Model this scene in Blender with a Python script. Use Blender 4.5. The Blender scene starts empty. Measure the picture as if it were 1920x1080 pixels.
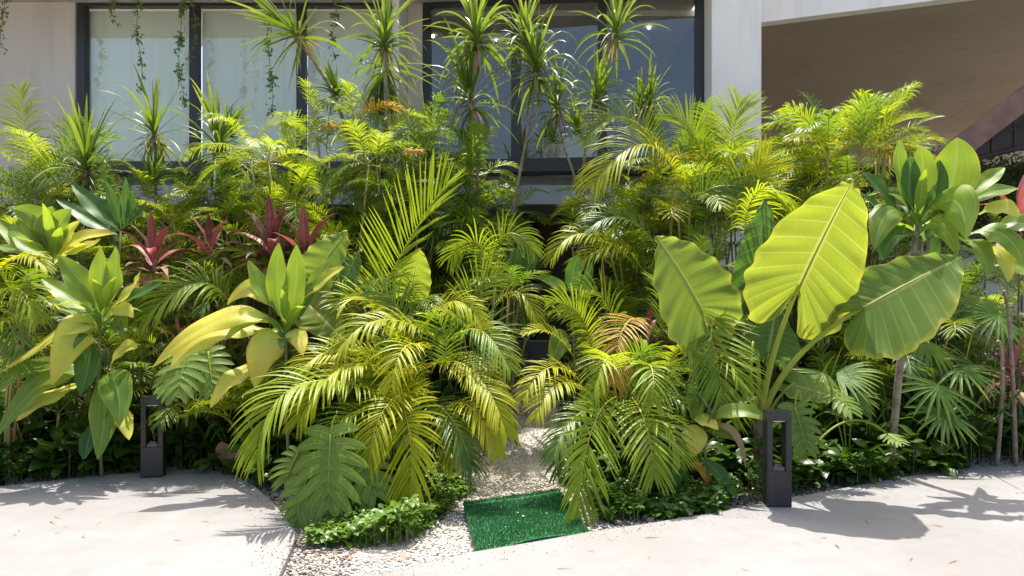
import bpy, math
import numpy as np
from mathutils import Vector

# ------------------------------------------------------------------ camera, sky, sun, exposure
scn = bpy.context.scene
col = scn.collection
HZ, FPX, CZ = 565.0, 1280.0, 1.5          # horizon row, focal length in photo pixels, eye height
cam_d = bpy.data.cameras.new('camera'); cam = bpy.data.objects.new('camera', cam_d); col.objects.link(cam)
cam.location = (0, 0, CZ); cam.rotation_euler = (math.radians(90), 0, 0)
cam_d.sensor_width = 36; cam_d.lens = 24; cam_d.shift_y = 25 / 1920
cam_d.clip_end = 2000; cam_d.clip_start = 0.05
scn.camera = cam
SUN_EL = math.radians(68); SUN_AZ = math.radians(4)     # sun stands high behind the building
world = bpy.data.worlds.new('World'); scn.world = world; world.use_nodes = True
wn = world.node_tree.nodes; wl = world.node_tree.links
sky = wn.new('ShaderNodeTexSky'); sky.sky_type = 'NISHITA'; sky.sun_disc = False
sky.sun_elevation = SUN_EL; sky.sun_rotation = SUN_AZ; sky.air_density = 1.0; sky.dust_density = 5.0
wn['Background'].inputs['Strength'].default_value = 0.135
wl.new(sky.outputs[0], wn['Background'].inputs['Color'])
sun_d = bpy.data.lights.new('sun', 'SUN'); sun_d.energy = 3.7; sun_d.angle = math.radians(0.5); sun_d.color = (1, .96, .90)
sun = bpy.data.objects.new('sun', sun_d); col.objects.link(sun)
sdir = Vector((-math.sin(SUN_AZ) * math.cos(SUN_EL), -math.cos(SUN_AZ) * math.cos(SUN_EL), -math.sin(SUN_EL)))
sun.rotation_euler = sdir.to_track_quat('-Z', 'Y').to_euler(); sun.location = (-2, 20, 30)
scn.view_settings.view_transform = 'Standard'; scn.view_settings.look = 'None'
scn.view_settings.exposure = 1.28; scn.view_settings.gamma = 1.0
scn.cycles.max_bounces = 8; scn.cycles.diffuse_bounces = 4; scn.cycles.glossy_bounces = 3
scn.cycles.transmission_bounces = 5; scn.cycles.transparent_max_bounces = 10
scn.cycles.use_denoising = True

rng = np.random.default_rng(11)
U = lambda a, b, n=None: rng.uniform(a, b, n)
A = lambda *v: np.array(v, float)
def at(px, py, Y): return A((px - 960) / FPX * Y, Y, CZ + (HZ - py) / FPX * Y)
def nz(v): return v / np.maximum(np.linalg.norm(v, axis=-1, keepdims=True), 1e-9)
def smooth(x, a, b):
    t = np.clip((x - a) / (b - a), 0, 1); return t * t * (3 - 2 * t)
def gz(x, y): return -0.04 + 0.36 * smooth(y, 5.4, 9.6)

# ------------------------------------------------------------------ node helper and materials
class NT:
    def __init__(s, name):
        s.m = bpy.data.materials.new(name); s.m.use_nodes = True; s.t = s.m.node_tree
        s.t.nodes.clear(); s.out = s.t.nodes.new('ShaderNodeOutputMaterial')
    def n(s, t, ins=None, **p):
        d = s.t.nodes.new('ShaderNode' + t)
        for k, v in p.items(): setattr(d, k, v)
        for k, v in (ins or {}).items():
            if hasattr(v, 'is_output'): s.t.links.new(v, d.inputs[k])
            else: d.inputs[k].default_value = v
        return d
    def math(s, op, a, b=0.0, c=0.0, clamp=False):
        d = s.n('Math', {0: a, 1: b, 2: c}, operation=op); d.use_clamp = clamp; return d.outputs[0]
    def mix(s, f, a, b, mode='MIX'):
        d = s.n('Mix', data_type='RGBA', blend_type=mode); d.clamp_factor = True
        for i, v in ((0, f), (6, a), (7, b)):
            if hasattr(v, 'is_output'): s.t.links.new(v, d.inputs[i])
            else: d.inputs[i].default_value = v if i == 0 else (*v, 1)[:4]
        return d.outputs[2]
    def step(s, x, a, b):
        d = s.n('MapRange', {0: x, 1: a, 2: b, 3: 0.0, 4: 1.0}, interpolation_type='SMOOTHSTEP'); return d.outputs[0]
    def noise(s, scale, detail=3, vec=None, rough=.5):
        i = {'Scale': scale, 'Detail': detail, 'Roughness': rough}
        if vec is not None: i['Vector'] = vec
        return s.n('TexNoise', i).outputs[0]
    def end(s, sh): s.t.links.new(sh, s.out.inputs[0]); return s.m

def leaf_mat(name, lo, hi, trans=.4, tip=None, tipamt=0., rib=None, veins=None, streak=.0, rough=.46, spec=.28, tcol=None, spots=0., edge=None, net=0.):
    k = NT(name)
    a = k.n('Attribute', attribute_name='lc'); x = k.n('SeparateXYZ', {0: a.outputs['Vector']})
    u, v, w = x.outputs
    av = k.math('ABSOLUTE', v)
    ob = k.n('ObjectInfo').outputs['Random']
    geo = k.n('TexCoord').outputs['Object']
    n1 = k.noise(5.0, 3, geo)
    f = k.math('ADD', k.math('MULTIPLY', w, .5), k.math('MULTIPLY', k.math('SUBTRACT', n1, .5), 1.1))
    f = k.math('ADD', f, k.math('MULTIPLY', ob, .5), clamp=True)
    c = k.mix(f, lo, hi)
    bump = None
    if streak:
        cv = k.n('CombineXYZ', {0: k.math('MULTIPLY', u, 1.5), 1: k.math('MULTIPLY', v, 22.), 2: k.math('MULTIPLY', w, 9.)}).outputs[0]
        s = k.noise(1.0, 2, cv); bump = s
        c = k.mix(k.math('MULTIPLY', k.step(s, .45, .7), streak), c, tuple(min(1, q * 1.9 + .02) for q in hi))
    if veins:
        per, slant, amt = veins
        ph = k.math('FRACT', k.math('SUBTRACT', k.math('MULTIPLY', u, per), k.math('MULTIPLY', av, slant)))
        d = k.math('ABSOLUTE', k.math('SUBTRACT', ph, .5))
        line = k.step(d, .075, .02)
        c = k.mix(k.math('MULTIPLY', line, amt), c, rib or hi)
        bump = k.math('ADD', k.math('MULTIPLY', d, 1.2), k.math('MULTIPLY', n1, .3))
    if net:
        vo = k.n('TexVoronoi', {'Vector': geo, 'Scale': 46.}, feature='DISTANCE_TO_EDGE').outputs[0]
        c = k.mix(k.math('MULTIPLY', k.step(vo, .07, .0), net * .35), c, rib or hi)
        pt = k.noise(2.2, 4, geo); c = k.mix(k.math('MULTIPLY', k.step(pt, .5, .72), .5), c, tuple(q * r for q, r in zip(hi, (1.5, 1.15, .9))))
        bl2 = k.noise(9., 3, geo); c = k.mix(k.math('MULTIPLY', k.step(bl2, .68, .76), .6), c, (.30, .22, .07))
    if tip:
        t2 = k.math('MULTIPLY', k.step(k.math('ADD', u, k.math('MULTIPLY', w, .45)), .82, 1.25), tipamt)
        c = k.mix(t2, c, tip)
    if edge:
        n2 = k.noise(14., 2, geo)
        e = k.math('MULTIPLY', k.step(k.math('ADD', av, k.math('MULTIPLY', n2, .25)), 1.0, 1.12), .8)
        c = k.mix(e, c, edge)
    if spots:
        n3 = k.noise(38., 2, geo)
        c = k.mix(k.math('MULTIPLY', k.step(n3, .66, .74), spots), c, (.16, .09, .03))
    if rib:
        c = k.mix(k.math('MULTIPLY', k.step(av, .085, .03), .85), c, rib)
    p = k.n('BsdfPrincipled', {'Base Color': c, 'Roughness': k.math('ADD', k.math('MULTIPLY', n1, .22), rough - .1), 'Specular IOR Level': spec})
    if bump is not None:
        b = k.n('Bump', {'Height': bump, 'Strength': .35, 'Distance': .006}); k.t.links.new(b.outputs[0], p.inputs['Normal'])
    tc = tcol or tuple(min(.9, q) for q in (hi[0] * 1.9 + .02, hi[1] * 1.8 + .02, hi[2] * .7))
    tr = k.n('BsdfTranslucent', {'Color': k.mix(.6, c, tc)})
    m = k.n('MixShader', {0: trans, 1: p.outputs[0], 2: tr.outputs[0]})
    return k.end(m.outputs[0])

def plain(name, c, rough=.6, c2=None, scale=8., bump=.0, bscale=60., metallic=0., spec=.5, detail=4):
    k = NT(name); geo = k.n('TexCoord').outputs['Object']
    base = k.mix(k.step(k.noise(scale, detail, geo), .3, .7), c, c2 or c)
    p = k.n('BsdfPrincipled', {'Base Color': base, 'Roughness': rough, 'Metallic': metallic, 'Specular IOR Level': spec})
    if bump:
        b = k.n('Bump', {'Height': k.noise(bscale, 4, geo), 'Strength': bump, 'Distance': .01}); k.t.links.new(b.outputs[0], p.inputs['Normal'])
    return k.end(p.outputs[0])

M = {}
# palm fronds
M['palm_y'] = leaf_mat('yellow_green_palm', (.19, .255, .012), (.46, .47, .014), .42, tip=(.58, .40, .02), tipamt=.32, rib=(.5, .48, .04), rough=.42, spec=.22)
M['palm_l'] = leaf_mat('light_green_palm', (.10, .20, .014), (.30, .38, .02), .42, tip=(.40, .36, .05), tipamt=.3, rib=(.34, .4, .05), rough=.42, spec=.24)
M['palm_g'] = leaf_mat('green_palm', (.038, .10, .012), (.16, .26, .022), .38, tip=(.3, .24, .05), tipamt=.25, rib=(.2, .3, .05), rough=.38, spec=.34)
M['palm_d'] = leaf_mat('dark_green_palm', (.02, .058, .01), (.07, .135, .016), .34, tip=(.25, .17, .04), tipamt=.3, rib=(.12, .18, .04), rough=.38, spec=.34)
M['palm_dry'] = leaf_mat('drying_palm', (.42, .30, .03), (.50, .26, .05), .38, tip=(.34, .10, .04), tipamt=.9, rib=(.45, .3, .06), rough=.5)
M['rachis_y'] = plain('yellow_frond_stalk', (.50, .36, .03), .45, (.36, .32, .04), 9)
M['rachis_g'] = plain('green_frond_stalk', (.20, .25, .03), .45, (.3, .28, .05), 9)
M['cane'] = plain('palm_cane', (.24, .26, .07), .5, (.40, .26, .08), 7, .3, 30)
# broad leaves
M['ti'] = leaf_mat('green_ti_leaf', (.085, .18, .02), (.22, .32, .03), .44, rib=(.32, .42, .12), streak=.35, rough=.38, spec=.4, edge=(.4, .36, .06), spots=.4, net=.25)
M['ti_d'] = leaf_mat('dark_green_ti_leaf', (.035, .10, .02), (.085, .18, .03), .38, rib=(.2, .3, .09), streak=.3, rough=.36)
M['ti_y'] = leaf_mat('yellowing_ti_leaf', (.48, .52, .07), (.66, .64, .11), .42, tip=(.62, .42, .04), tipamt=.6, rib=(.55, .55, .18), streak=.3, rough=.42, edge=(.45, .27, .05), spots=.5, net=.3)
M['red'] = leaf_mat('maroon_ti_leaf', (.045, .020, .028), (.125, .038, .036), .22, rib=(.28, .09, .1), streak=.35, rough=.4, tcol=(.20, .05, .04), edge=(.38, .12, .06), net=.3, spots=.3)
M['pink'] = leaf_mat('pink_ti_leaf', (.18, .03, .045), (.38, .12, .11), .28, rib=(.6, .3, .28), streak=.4, rough=.42, tcol=(.5, .09, .08), edge=(.42, .17, .06))
M['dry'] = leaf_mat('dry_brown_leaf', (.26, .15, .075), (.44, .30, .18), .28, rib=(.42, .27, .14), streak=.3, rough=.6, tcol=(.5, .25, .08))
M['aloc'] = leaf_mat('giant_taro_leaf', (.09, .185, .03), (.18, .28, .04), .50, rib=(.42, .44, .13), veins=(17., 0., .42), rough=.45, spots=.35, net=.5, tcol=(.34, .44, .04), edge=(.45, .42, .05))
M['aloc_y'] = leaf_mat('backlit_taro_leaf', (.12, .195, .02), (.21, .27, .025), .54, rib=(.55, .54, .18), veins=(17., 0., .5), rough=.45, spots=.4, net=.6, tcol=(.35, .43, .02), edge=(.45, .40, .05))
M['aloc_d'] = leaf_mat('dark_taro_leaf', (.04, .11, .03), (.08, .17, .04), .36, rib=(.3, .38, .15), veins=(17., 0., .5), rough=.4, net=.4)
M['petiole'] = leaf_mat('taro_petiole', (.26, .32, .04), (.46, .46, .08), .25, rough=.36)
M['monst'] = leaf_mat('split_leaf', (.09, .18, .03), (.20, .29, .045), .40, rib=(.42, .48, .14), rough=.42, streak=.2, veins=(7., 1.5, .25))
M['fan'] = leaf_mat('fan_palm_leaf', (.06, .14, .025), (.17, .27, .04), .38, tip=(.4, .35, .06), tipamt=.35, streak=.3, rough=.34)
M['drac'] = leaf_mat('dragon_tree_leaf', (.04, .10, .02), (.15, .235, .032), .36, tip=(.45, .28, .1), tipamt=.5, rough=.4, edge=(.2, .15, .05))
M['cover'] = leaf_mat('ground_cover_leaf', (.035, .10, .02), (.13, .23, .035), .34, rib=(.12, .2, .05), rough=.28)
M['cover_b'] = leaf_mat('bright_ground_cover_leaf', (.04, .115, .02), (.15, .25, .035), .34, rib=(.2, .3, .07), rough=.36)
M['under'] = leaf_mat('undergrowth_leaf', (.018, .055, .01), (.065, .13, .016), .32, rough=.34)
M['vine'] = leaf_mat('vine_leaf', (.06, .12, .02), (.20, .28, .05), .4, rough=.4)
M['bark'] = plain('pale_bark', (.30, .25, .19), .85, (.17, .13, .09), 14, .8, 40)
M['barkd'] = plain('brown_bark', (.20, .14, .09), .85, (.10, .07, .05), 18, .8, 45)
M['stem'] = plain('green_stem', (.13, .18, .04), .5, (.2, .16, .06), 12)
M['twig'] = plain('twig', (.16, .11, .06), .8)

# ------------------------------------------------------------------ mesh collector (all quads)
BASE = {}
class MB:
    def __init__(s): s.V = []; s.F = []; s.L = []; s.I = []; s.n = 0
    def grids(s, P, L, mi=0):                       # P, L: (k, n, m, 3)
        k, n, m, _ = P.shape
        i = np.arange(k * n * m).reshape(k, n, m) + s.n
        q = np.stack([i[:, :-1, :-1], i[:, :-1, 1:], i[:, 1:, 1:], i[:, 1:, :-1]], -1).reshape(-1, 4)
        s.V.append(P.reshape(-1, 3)); s.L.append(np.broadcast_to(L, P.shape).reshape(-1, 3)); s.F.append(q)
        s.I.append(np.full(len(q), mi)); s.n += k * n * m
    def raw(s, V, F, mi=0, tint=0.):
        V = np.asarray(V, float); F = np.asarray(F)
        s.V.append(V); s.L.append(np.tile([0, .5, tint], (len(V), 1))); s.F.append(F + s.n); s.I.append(np.full(len(F), mi)); s.n += len(V)
    def tube(s, pts, r, sides=7, mi=0, cap=True):
        pts = np.asarray(pts, float); n = len(pts); r = np.broadcast_to(r, (n,)).copy()
        if cap: pts = np.vstack([pts[:1], pts, pts[-1:]]); r = np.r_[.001, r, .001]; n += 2
        T = nz(np.gradient(pts, axis=0)); T[np.linalg.norm(T, axis=1) < .5] = (0, 0, 1)
        ref = A(1, .3, 0) if abs(T[n // 2][2]) > .7 else A(0, 0, 1)
        S = nz(np.cross(T, ref)); N = np.cross(S, T)
        a = np.linspace(0, 2 * math.pi, sides + 1)
        P = pts[:, None] + r[:, None, None] * (S[:, None] * np.cos(a)[None, :, None] + N[:, None] * np.sin(a)[None, :, None])
        L = np.zeros((n, sides + 1, 3)); L[..., 0] = np.linspace(0, 1, n)[:, None]; L[..., 1] = .5
        s.grids(P[None], L[None], mi)
    def box(s, c, h, rot=0., mi=0):
        x, y, z = h; V = np.array([[i, j, l] for l in (-z, z) for j in (-y, y) for i in (-x, x)], float)
        cr, sr = math.cos(rot), math.sin(rot); V[:, :2] = V[:, :2] @ np.array([[cr, sr], [-sr, cr]])
        s.raw(V + np.asarray(c), [[0, 2, 3, 1], [4, 5, 7, 6], [0, 1, 5, 4], [2, 6, 7, 3], [0, 4, 6, 2], [1, 3, 7, 5]], mi)
    def build(s, name, mats, parent=None, base=None, flat=False, bevel=0.):
        V = np.vstack(s.V).astype(np.float64); F = np.vstack(s.F); L = np.vstack(s.L); I = np.concatenate(s.I)
        b = BASE[parent.name] if parent is not None else (A(0, 0, 0) if base is None else np.asarray(base, float))
        me = bpy.data.meshes.new(name)
        me.vertices.add(len(V)); me.vertices.foreach_set('co', (V - b).ravel())
        me.loops.add(len(F) * 4); me.loops.foreach_set('vertex_index', F.ravel().astype(np.int32))
        me.polygons.add(len(F)); me.polygons.foreach_set('loop_start', np.arange(len(F), dtype=np.int32) * 4)
        me.polygons.foreach_set('loop_total', np.full(len(F), 4, dtype=np.int32))
        me.polygons.foreach_set('material_index', I.astype(np.int32))
        me.polygons.foreach_set('use_smooth', np.full(len(F), not flat))
        at_ = me.attributes.new('lc', 'FLOAT_VECTOR', 'POINT'); at_.data.foreach_set('vector', L.ravel().astype(np.float32))
        me.update(calc_edges=True)
        for m in (mats if isinstance(mats, (list, tuple)) else [mats]): me.materials.append(M[m] if isinstance(m, str) else m)
        o = bpy.data.objects.new(name, me); col.objects.link(o)
        if bevel:
            bv = o.modifiers.new('b', 'BEVEL'); bv.width = bevel; bv.segments = 2; bv.limit_method = 'ANGLE'
        BASE[o.name] = b
        if parent is not None: o.parent = parent
        elif base is not None: o.location = b
        return o
def sub(o, parent):                                    # sub-part: same local frame as its part
    o.parent = parent; return o
def tag(o, label=None, cat=None, group=None, kind=None):
    for k, v in (('label', label), ('category', cat), ('group', group), ('kind', kind)):
        if v: o[k] = v
    return o
def thing(name, label, cat, base, group=None):
    o = bpy.data.objects.new(name, None); col.objects.link(o); o.location = base; o.empty_display_size = .1
    BASE[o.name] = np.asarray(base, float); return tag(o, label, cat, group)
def poly(name, pts, z, mat, thick=.12):
    import bmesh
    bm = bmesh.new(); f = bm.faces.new([bm.verts.new((x, y, z)) for x, y in pts]); f.normal_update()
    if f.normal.z < 0: f.normal_flip()
    r = bmesh.ops.extrude_face_region(bm, geom=[f]); 
    for e in r['geom']:
        if isinstance(e, bmesh.types.BMVert): e.co.z -= thick
    bmesh.ops.recalc_face_normals(bm, faces=bm.faces)
    bmesh.ops.triangulate(bm, faces=[q for q in bm.faces if len(q.verts) > 4])
    me = bpy.data.meshes.new(name); bm.to_mesh(me); me.materials.append(mat)
    o = bpy.data.objects.new(name, me); col.objects.link(o); return o

# ------------------------------------------------------------------ leaf generators
def prof(kind, t):
    if kind == 'palm': return np.minimum(1, .35 + 4 * t) * (1 - t ** 2.6) ** .8 + .02
    if kind == 'drac': return (.75 + .25 * np.minimum(1, t * 5)) * (1 - t ** 2.2) ** .8 + .02
    if kind == 'ti':
        q = np.clip((t - .10) / .90, 0, 1); return np.maximum(.10 * (t < .5), np.sin(math.pi * q ** .85) ** .72 * (1 - .25 * q)) + .015
    if kind == 'small': return np.sin(math.pi * np.clip(t * .94 + .05, 0, 1)) ** .8 + .02
    if kind == 'lobe': return np.minimum(1, .9 + .3 * t) * (1 - t ** 3.5) ** .6 + .02
def blades(mb, P0, D0, L, W, nrm, droop, seg=5, cols=3, fold=.25, kind='palm', tint=None, mi=0, pw=1.4, kink=None):
    k = len(P0); D0 = nz(D0); L = np.broadcast_to(L, (k,)); W = np.broadcast_to(W, (k,)); droop = np.broadcast_to(droop, (k,))
    tint = U(0, 1, k) if tint is None else np.broadcast_to(tint, (k,))
    t = np.linspace(0, 1, seg + 1); P = [P0]; N0 = nz(nrm - (nrm * D0).sum(-1, keepdims=True) * D0); Ns = [N0]; Ts = [D0]
    for j in range(1, seg + 1):
        d = D0.copy(); d[:, 2] -= droop * (t[j] - .5 / seg) ** pw
        if kink is not None:
            m = t[j] > kink; d[:, 2] -= np.where(m, 1.8, 0)
        d = nz(d); P.append(P[-1] + d * (L / seg)[:, None]); n = Ns[-1]; n = nz(n - (n * d).sum(-1, keepdims=True) * d); Ns.append(n); Ts.append(d)
    P = np.stack(P, 1); N = np.stack(Ns, 1); T = np.stack(Ts, 1); S = np.cross(T, N)
    c = np.linspace(-1, 1, cols); w = W[:, None] * prof(kind, t)[None]
    X = P[:, :, None] + (w[:, :, None, None]) * (S[:, :, None] * (c * math.cos(fold))[None, None, :, None] + N[:, :, None] * (np.abs(c) * math.sin(fold))[None, None, :, None])
    Lc = np.zeros(X.shape); Lc[..., 0] = t[None, :, None]; Lc[..., 1] = c[None, None, :]; Lc[..., 2] = tint[:, None, None]
    mb.grids(X, Lc, mi)
def bez(p0, pm, p2, n=16):
    c = 2 * pm - .5 * (p0 + p2); t = np.linspace(0, 1, n)[:, None]
    return (1 - t) ** 2 * p0 + 2 * t * (1 - t) * c + t * t * p2
def transport(pts, nrm):
    T = nz(np.gradient(pts, axis=0)); N = np.zeros_like(T); n = np.asarray(nrm, float)
    for i in range(len(T)):
        n = nz(n - n.dot(T[i]) * T[i]); N[i] = n
    return T, N, np.cross(T, N)
def leaf_path(mb, pts, W, nrm, kind='ti', cols=9, fold=.22, wave=.10, wf=2.5, tint=None, mi=0, curl=0.):
    n = len(pts); T, N, S = transport(pts, nrm); t = np.linspace(0, 1, n); w = W * prof(kind, t)
    c = np.linspace(-1, 1, cols); ph = U(0, 6.28, 2); ac = np.abs(c)
    wv = wave * np.where(c[None] > 0, np.sin(wf * 6.28 * t[:, None] + ph[0]), np.sin(wf * 6.28 * t[:, None] * 1.13 + ph[1])) * ac[None] ** 1.6
    lift = ac[None] * math.sin(fold) - curl * ac[None] ** 2 + wv
    X = pts[:, None] + w[:, None, None] * (S[:, None] * (c * math.cos(fold))[None, :, None] + N[:, None] * lift[..., None])
    L = np.zeros(X.shape); L[..., 0] = t[:, None]; L[..., 1] = c[None]; L[..., 2] = U(0, 1) if tint is None else tint
    mb.grids(X[None], L[None], mi)
def frond_mesh(mb, pts, ll, n, w, up, vang=.45, start=.16, droop=.7, phi=(1.15, .45), seg=5, cols=3, kind='palm', rr=.008, gap=0.):
    T, N, S = transport(pts, up)
    s = np.r_[0, np.cumsum(np.linalg.norm(np.diff(pts, axis=0), axis=1))]; s /= s[-1]
    t = np.linspace(start, .995, n); t = np.clip(t + U(-.3, .3, n) * (1 - start) / n, start * .9, 1)
    I = lambda a: np.stack([np.interp(t, s, a[:, i]) for i in range(3)], -1)
    p, Tt, Nt, St = I(pts), nz(I(T)), nz(I(N)), nz(I(S))
    q = (t - start) / (1 - start); ph = phi[0] + (phi[1] - phi[0]) * q
    ln = ll * (.5 + .5 * np.sin(math.pi * np.clip(q * .92 + .06, 0, 1)) ** .7) * np.where(q > .9, 1 - (q - .9) * 3.5, 1)
    for sg in (-1, 1):
        a = ph + U(-.10, .10, n); va = vang + U(-.14, .14, n)
        D = Tt * np.cos(a)[:, None] + (St * (sg * np.cos(va))[:, None] + Nt * np.sin(va)[:, None]) * np.sin(a)[:, None]
        keep = rng.random(n) > gap
        blades(mb, p[keep], D[keep], (ln * U(.9, 1.08, n))[keep], w * (.75 + .25 * ln[keep] / ll), Nt[keep] + .15 * U(-1, 1, (keep.sum(), 3)), droop * U(.6, 1.4, keep.sum()), seg, cols, .32, kind, np.clip(U(0, .5) + U(0, .5, keep.sum()), 0, 1), 0)
    mb.tube(pts, np.linspace(rr, rr * .25, len(pts)), 5, 1)

CANE = lambda mb, a, b, r: mb.tube(bez(a, (a + b) / 2 + A(*U(-.04, .04, 2), 0), b, 7), np.linspace(r, r * .8, 7), 7)
RACH = {'palm_y': 'rachis_y', 'palm_l': 'rachis_y', 'palm_g': 'rachis_g', 'palm_d': 'rachis_g', 'palm_dry': 'rachis_y'}
def grav_path(p0, az, el, L, droop, n=12, pw=1.2):
    d0 = A(math.cos(el) * math.sin(az), -math.cos(el) * math.cos(az), math.sin(el)); P = [p0]
    for j in range(1, n):
        d = d0 + A(0, 0, -droop * ((j - .5) / (n - 1)) ** pw); P.append(P[-1] + nz(d) * L / (n - 1))
    return np.array(P)
def hand_frond(parent, f, mat):
    """f: base, middle and tip of the stalk (photo column, row, distance), leaflet length in pixels, optional upright angle, up vector"""
    (b, m, t), ll = f[0], f[1]; o = f[2] if len(f) > 2 else {}
    mt = o.get('mat', mat); p0, pm, p2 = at(*b), at(*m), at(*t)
    Y = (b[2] + t[2]) / 2; l = ll * Y / FPX * o.get('k', 1.12); pts = bez(p0, pm, p2, 16)
    slen = np.linalg.norm(np.diff(pts, axis=0), axis=1).sum()
    mb = MB(); n = int(o.get('n', 0) * .95) or int(np.clip(slen / .025, 20, 52))
    frond_mesh(mb, pts, l, n, o.get('w', .0115) * .74, o.get('up', A(0, -.35, 1)), o.get('v', .35), o.get('s', .08), o.get('d', .8), o.get('phi', (1.15, .45)), 6, 3, rr=.007, gap=o.get('gap', .03))
    return mb.build('frond', [mt, RACH[mt]], parent)
def areca(name, label, px, py, Y, n, L, mat, ll=.30, w=.0075, ncane=4, el=(.15, 1.35), droop=1.1, spread=.16, group=None, hand=(), mats=None, az0=None, fine=False, cat='palm', base=None, npair=None, cane_r=.014, low=.0, azr=None):
    c = at(px, py, Y); g = A(c[0], c[1], gz(c[0], c[1])) if base is None else np.asarray(base, float)
    th = thing(name, label, cat, g, group)
    tops = []
    for i in range(ncane):
        a = U(0, 6.28); r = spread * math.sqrt(U(0, 1)); h = max(.12, (c[2] - g[2]) * (1 - low * U(0, 1)))
        top = A(c[0] + r * math.cos(a) * 1.5, c[1] + r * math.sin(a), g[2] + h * U(.88, 1.0)); bot = A(g[0] + .5 * r * math.cos(a), g[1] + .5 * r * math.sin(a), g[2] - .03)
        mb = MB(); CANE(mb, bot, top, cane_r); mb.build('cane', 'cane', th); tops.append(top)
    for i in range(n):
        p0 = tops[i % ncane] + A(*U(-.02, .02, 3)); q = (i // ncane + U(0, 1)) / max(1, n / ncane)
        e = el[1] + (el[0] - el[1]) * q + U(-.12, .12); az = i * 2.4 + U(-.4, .4) if az0 is None else az0 + U(-1.3, 1.3)
        if azr: az = U(*azr)
        l = L * U(.75, 1.1); pts = grav_path(p0, az, e, l, droop * U(.7, 1.3) * (.6 + .5 * q))
        mb = MB(); m = mat if mats is None else mats[int(U(0, len(mats)))]
        if q > .6 and U(0, 1) < .04: m = 'palm_dry'
        frond_mesh(mb, pts, ll * U(.85, 1.1), npair or int(l / .027), w, A(0, 0, 1) + .2 * U(-1, 1, 3), U(.15, .6), .22, U(.4, 1.5), (U(1., 1.3), U(.35, .6)), 5, 3, rr=.006, gap=U(.02, .16))
        mb.build('frond', [m, RACH[m]], th)
    for f in hand: hand_frond(th, f, mat)
    return th
def hand_leaf(parent, f, mat, Y, name='leaf', cols=9):
    bx, by, mx, my, tx, ty, w = f[:7]; o = f[7] if len(f) > 7 else {}
    yb = o.get('yb', Y); yt = o.get('yt', yb - o.get('f', .0)); ym = o.get('ym', (yb + yt) / 2)
    pts = bez(at(bx, by, yb), at(mx, my, ym), at(tx, ty, yt), 18)
    mb = MB(); leaf_path(mb, pts, w * .57 * ym / FPX, A(*o.get('n', (0, -.62, .78))), 'ti', cols, o.get('fold', .22), o.get('wave', .12), o.get('wf', 2.), curl=o.get('curl', 0.))
    return mb.build(name, o.get('mat', mat), parent)
def ti_plant(name, label, Y, base_px, crown_px, leaves, mat, stem='stem', cat='plant', group=None, auto=0, r=.013, alen=.45, aw=.045, ael=(.3, 1.3), amats=None, extra_stem=()):
    g = at(base_px[0], base_px[1], Y); g[2] = gz(g[0], g[1]); c = at(crown_px[0], crown_px[1], Y)
    th = thing(name, label, cat, g, group)
    mb = MB(); mb.tube(bez(g - A(0, 0, .03), (g + c) / 2 + A(U(-.03, .03), 0, 0), c, 9), np.linspace(r, r * .75, 9), 7); mb.build('stem', stem, th)
    for f in leaves: hand_leaf(th, f, mat, Y)
    for i in range(auto):
        q = (i + .5) / auto; e = ael[1] + (ael[0] - ael[1]) * q + U(-.1, .1); az = i * 2.4 + U(-.3, .3); l = alen * U(.8, 1.12)
        p0 = c - A(0, 0, .22 * q * min(1, (c[2] - g[2]))) ; pts = grav_path(p0, az, e, l, U(.3, .9) + 1.1 * q, 14, 1.6)
        h = A(math.sin(az), -math.cos(az), 0); nn = A(0, 0, 1) - h * .6 if e > .9 else A(0, 0, 1)
        mb = MB(); leaf_path(mb, pts, aw * U(.85, 1.1), nn + .15 * U(-1, 1, 3), 'ti', 7, .28, .12, 2.)
        m = mat if amats is None else amats[min(len(amats) - 1, int(q * len(amats) + U(-.25, .25) + .0))]
        mb.build('leaf', m, th)
    return th

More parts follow.
